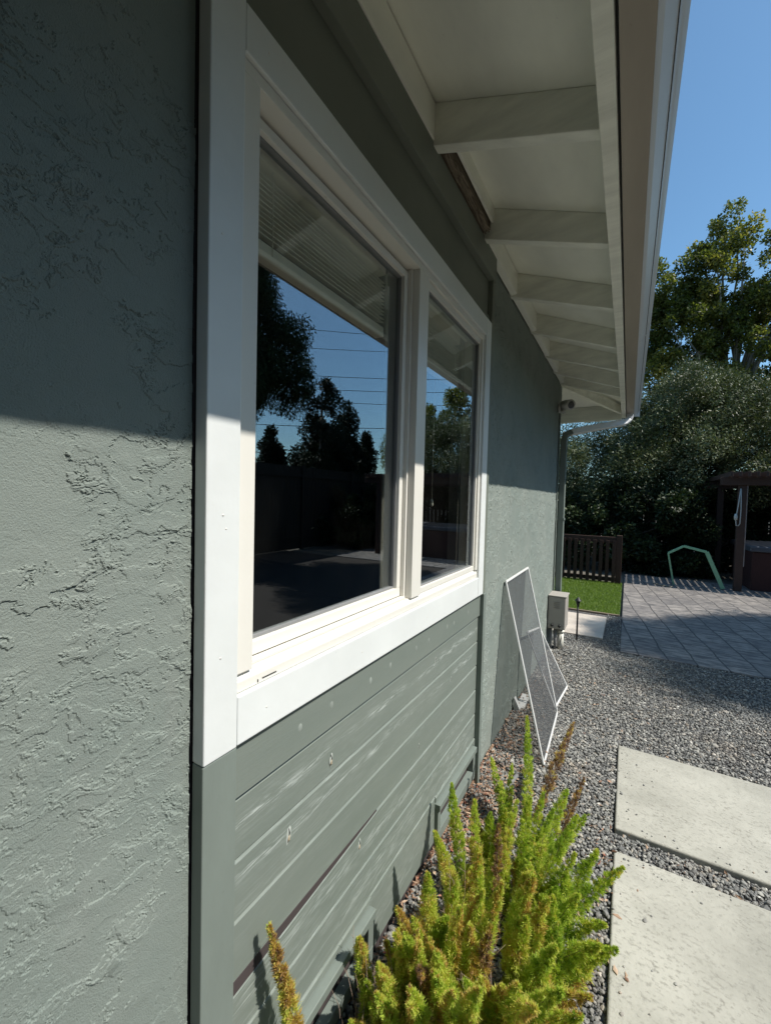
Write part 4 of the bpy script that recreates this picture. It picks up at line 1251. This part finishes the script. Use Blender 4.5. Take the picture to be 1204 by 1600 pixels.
# trees seen only in the window's reflection
t_ = empty('feathery_tree', (7.6, 7.0, 0), 'dark feathery pepper tree mirrored at the left of the large window pane', 'tree', 'trees mirrored in the window')
FT = [(7.3, 6.3, 5.2, 1.45, 1.35, 1.5), (7.6, 6.8, 6.8, 1.1, 1.0, 1.0), (7.9, 6.9, 6.1, 1.2, 1.0, 1.3), (6.6, 7.7, 4.9, .8, .6, .8), (6.9, 7.5, 4.0, .8, .7, .6), (7.4, 6.6, 4.1, 1.3, 1.3, .9), (7.8, 6.6, 7.9, .9, .7, .7), (7.9, 5.9, 3.2, 1.0, .9, .7), (8.2, 5.7, 8.9, 1.1, .7, .6), (8.6, 6.2, 9.3, .9, .7, .5), (7.4, 6.0, 8.2, .7, .7, .5), (7.8, 5.5, 8.0, 1.1, .7, .7), (8.6, 5.4, 8.0, .9, .8, .8)]
C_, R_ = lobes(FT, 22, .28, .55, 91)
crown('crown', C_, R_, 230000, .085, .026, PEPPER, t_, seed=92, droop=1.3)
trunk(t_, (7.7, 7.0, -.03), (7.6, 6.9, 3.0), C_, BARK, .12, 14, 93)


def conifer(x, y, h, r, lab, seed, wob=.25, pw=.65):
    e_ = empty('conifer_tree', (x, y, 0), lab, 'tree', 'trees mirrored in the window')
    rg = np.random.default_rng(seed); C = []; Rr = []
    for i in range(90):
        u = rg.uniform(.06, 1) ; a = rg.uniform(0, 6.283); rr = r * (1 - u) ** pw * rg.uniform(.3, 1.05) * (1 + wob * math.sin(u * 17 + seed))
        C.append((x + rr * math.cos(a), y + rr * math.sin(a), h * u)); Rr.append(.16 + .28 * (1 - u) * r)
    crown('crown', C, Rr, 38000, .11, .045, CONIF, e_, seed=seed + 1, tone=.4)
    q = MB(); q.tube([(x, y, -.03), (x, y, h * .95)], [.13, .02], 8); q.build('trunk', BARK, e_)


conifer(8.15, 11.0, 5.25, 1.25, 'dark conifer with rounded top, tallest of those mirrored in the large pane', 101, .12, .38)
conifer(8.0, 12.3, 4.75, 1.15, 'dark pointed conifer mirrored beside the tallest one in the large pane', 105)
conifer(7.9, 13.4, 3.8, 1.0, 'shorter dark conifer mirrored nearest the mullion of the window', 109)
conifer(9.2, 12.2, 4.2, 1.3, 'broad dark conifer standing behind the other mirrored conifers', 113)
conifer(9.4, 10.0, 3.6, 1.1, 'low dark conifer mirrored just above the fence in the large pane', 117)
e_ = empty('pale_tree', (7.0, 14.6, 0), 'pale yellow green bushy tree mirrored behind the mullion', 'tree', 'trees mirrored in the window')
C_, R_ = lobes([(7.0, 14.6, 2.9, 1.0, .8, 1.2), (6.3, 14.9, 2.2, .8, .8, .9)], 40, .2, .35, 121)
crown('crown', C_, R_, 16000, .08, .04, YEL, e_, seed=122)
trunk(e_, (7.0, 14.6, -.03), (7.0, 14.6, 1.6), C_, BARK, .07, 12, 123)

# ---------------------------------------------------------------- power lines on two poles
PA = Vector((28, 14, 0)); PB = Vector((4, 32, 0))
dl = (PB - PA).normalized(); nl_ = Vector((-dl.y, dl.x, 0))
POLE = mat_wood('pole_wood', (.12, .09, .07), (1, 1, .5))
for k, (p, lab) in enumerate(((PA, 'wooden utility pole at the street end of the power lines'), (PB, 'wooden utility pole far behind the sycamore'))):
    e_ = empty('utility_pole', p, lab, 'utility pole', 'poles carrying the power lines')
    q = MB(); q.tube([p + Vector((0, 0, -.1)), p + Vector((0, 0, 13.6))], [.17, .11], 10); q.build('pole', POLE, e_)
    for z in (12.1, 9.3):
        q = MB(); q.bar(p + nl_ * -1.1 + Vector((0, 0, z)), p + nl_ * 1.1 + Vector((0, 0, z)), .10, .12); q.build('crossarm', POLE, e_)
for i, (za, zb, off, r_) in enumerate(((12.2, 12.0, .9, .016), (11.3, 11.9, -.9, .016), (9.0, 9.5, .9, .018), (8.6, 9.1, -.9, .018), (7.7, 7.9, 0, .016), (5.9, 6.4, 0, .022), (4.35, 4.0, 0, .028))):
    pts = []
    for j in range(25):
        u = j / 24
        pts.append(PA.lerp(PB, u) + nl_ * off + Vector((0, 0, za + (zb - za) * u - .5 * 4 * u * (1 - u) + .42)))
    q = MB(); q.tube(pts, r_, 5)
    nm = ('topmost', 'second', 'third', 'fourth', 'fifth', 'sixth', 'lowest')[i]
    tag(q.build('power_line', BLACK), nm + ' dark power line crossing the mirrored sky, counted from the top', 'power line', 'power lines mirrored in the window')

# unseen trees added around the yard to keep low sky light off the wall
for i, (x, y, h, r) in enumerate(((9.8, 2.2, 7.2, 1.7), (9.6, -.9, 7.8, 1.8), (9.9, -4.0, 7.5, 1.8), (9.7, -7.2, 7.9, 1.9), (9.2, -10.5, 7.6, 1.9), (6.5, -12.5, 7.8, 2.0), (3.0, -13.0, 7.6, 2.0), (3.0, -3.6, 5.4, 1.5), (.9, -3.9, 5.2, 1.4))):
    e_ = empty('sky_blocker_tree', (x, y, 0), 'unseen dark tree added to block low sky, ' + ('nearest the feathery tree', 'second from the feathery tree', 'third from the feathery tree', 'fourth from the feathery tree', 'fifth from the feathery tree', 'sixth, at the turn of the row', 'last of the far row behind the viewer', 'just behind the cross fence', 'beside the house')[i], 'tree', 'unseen trees added to block low sky')
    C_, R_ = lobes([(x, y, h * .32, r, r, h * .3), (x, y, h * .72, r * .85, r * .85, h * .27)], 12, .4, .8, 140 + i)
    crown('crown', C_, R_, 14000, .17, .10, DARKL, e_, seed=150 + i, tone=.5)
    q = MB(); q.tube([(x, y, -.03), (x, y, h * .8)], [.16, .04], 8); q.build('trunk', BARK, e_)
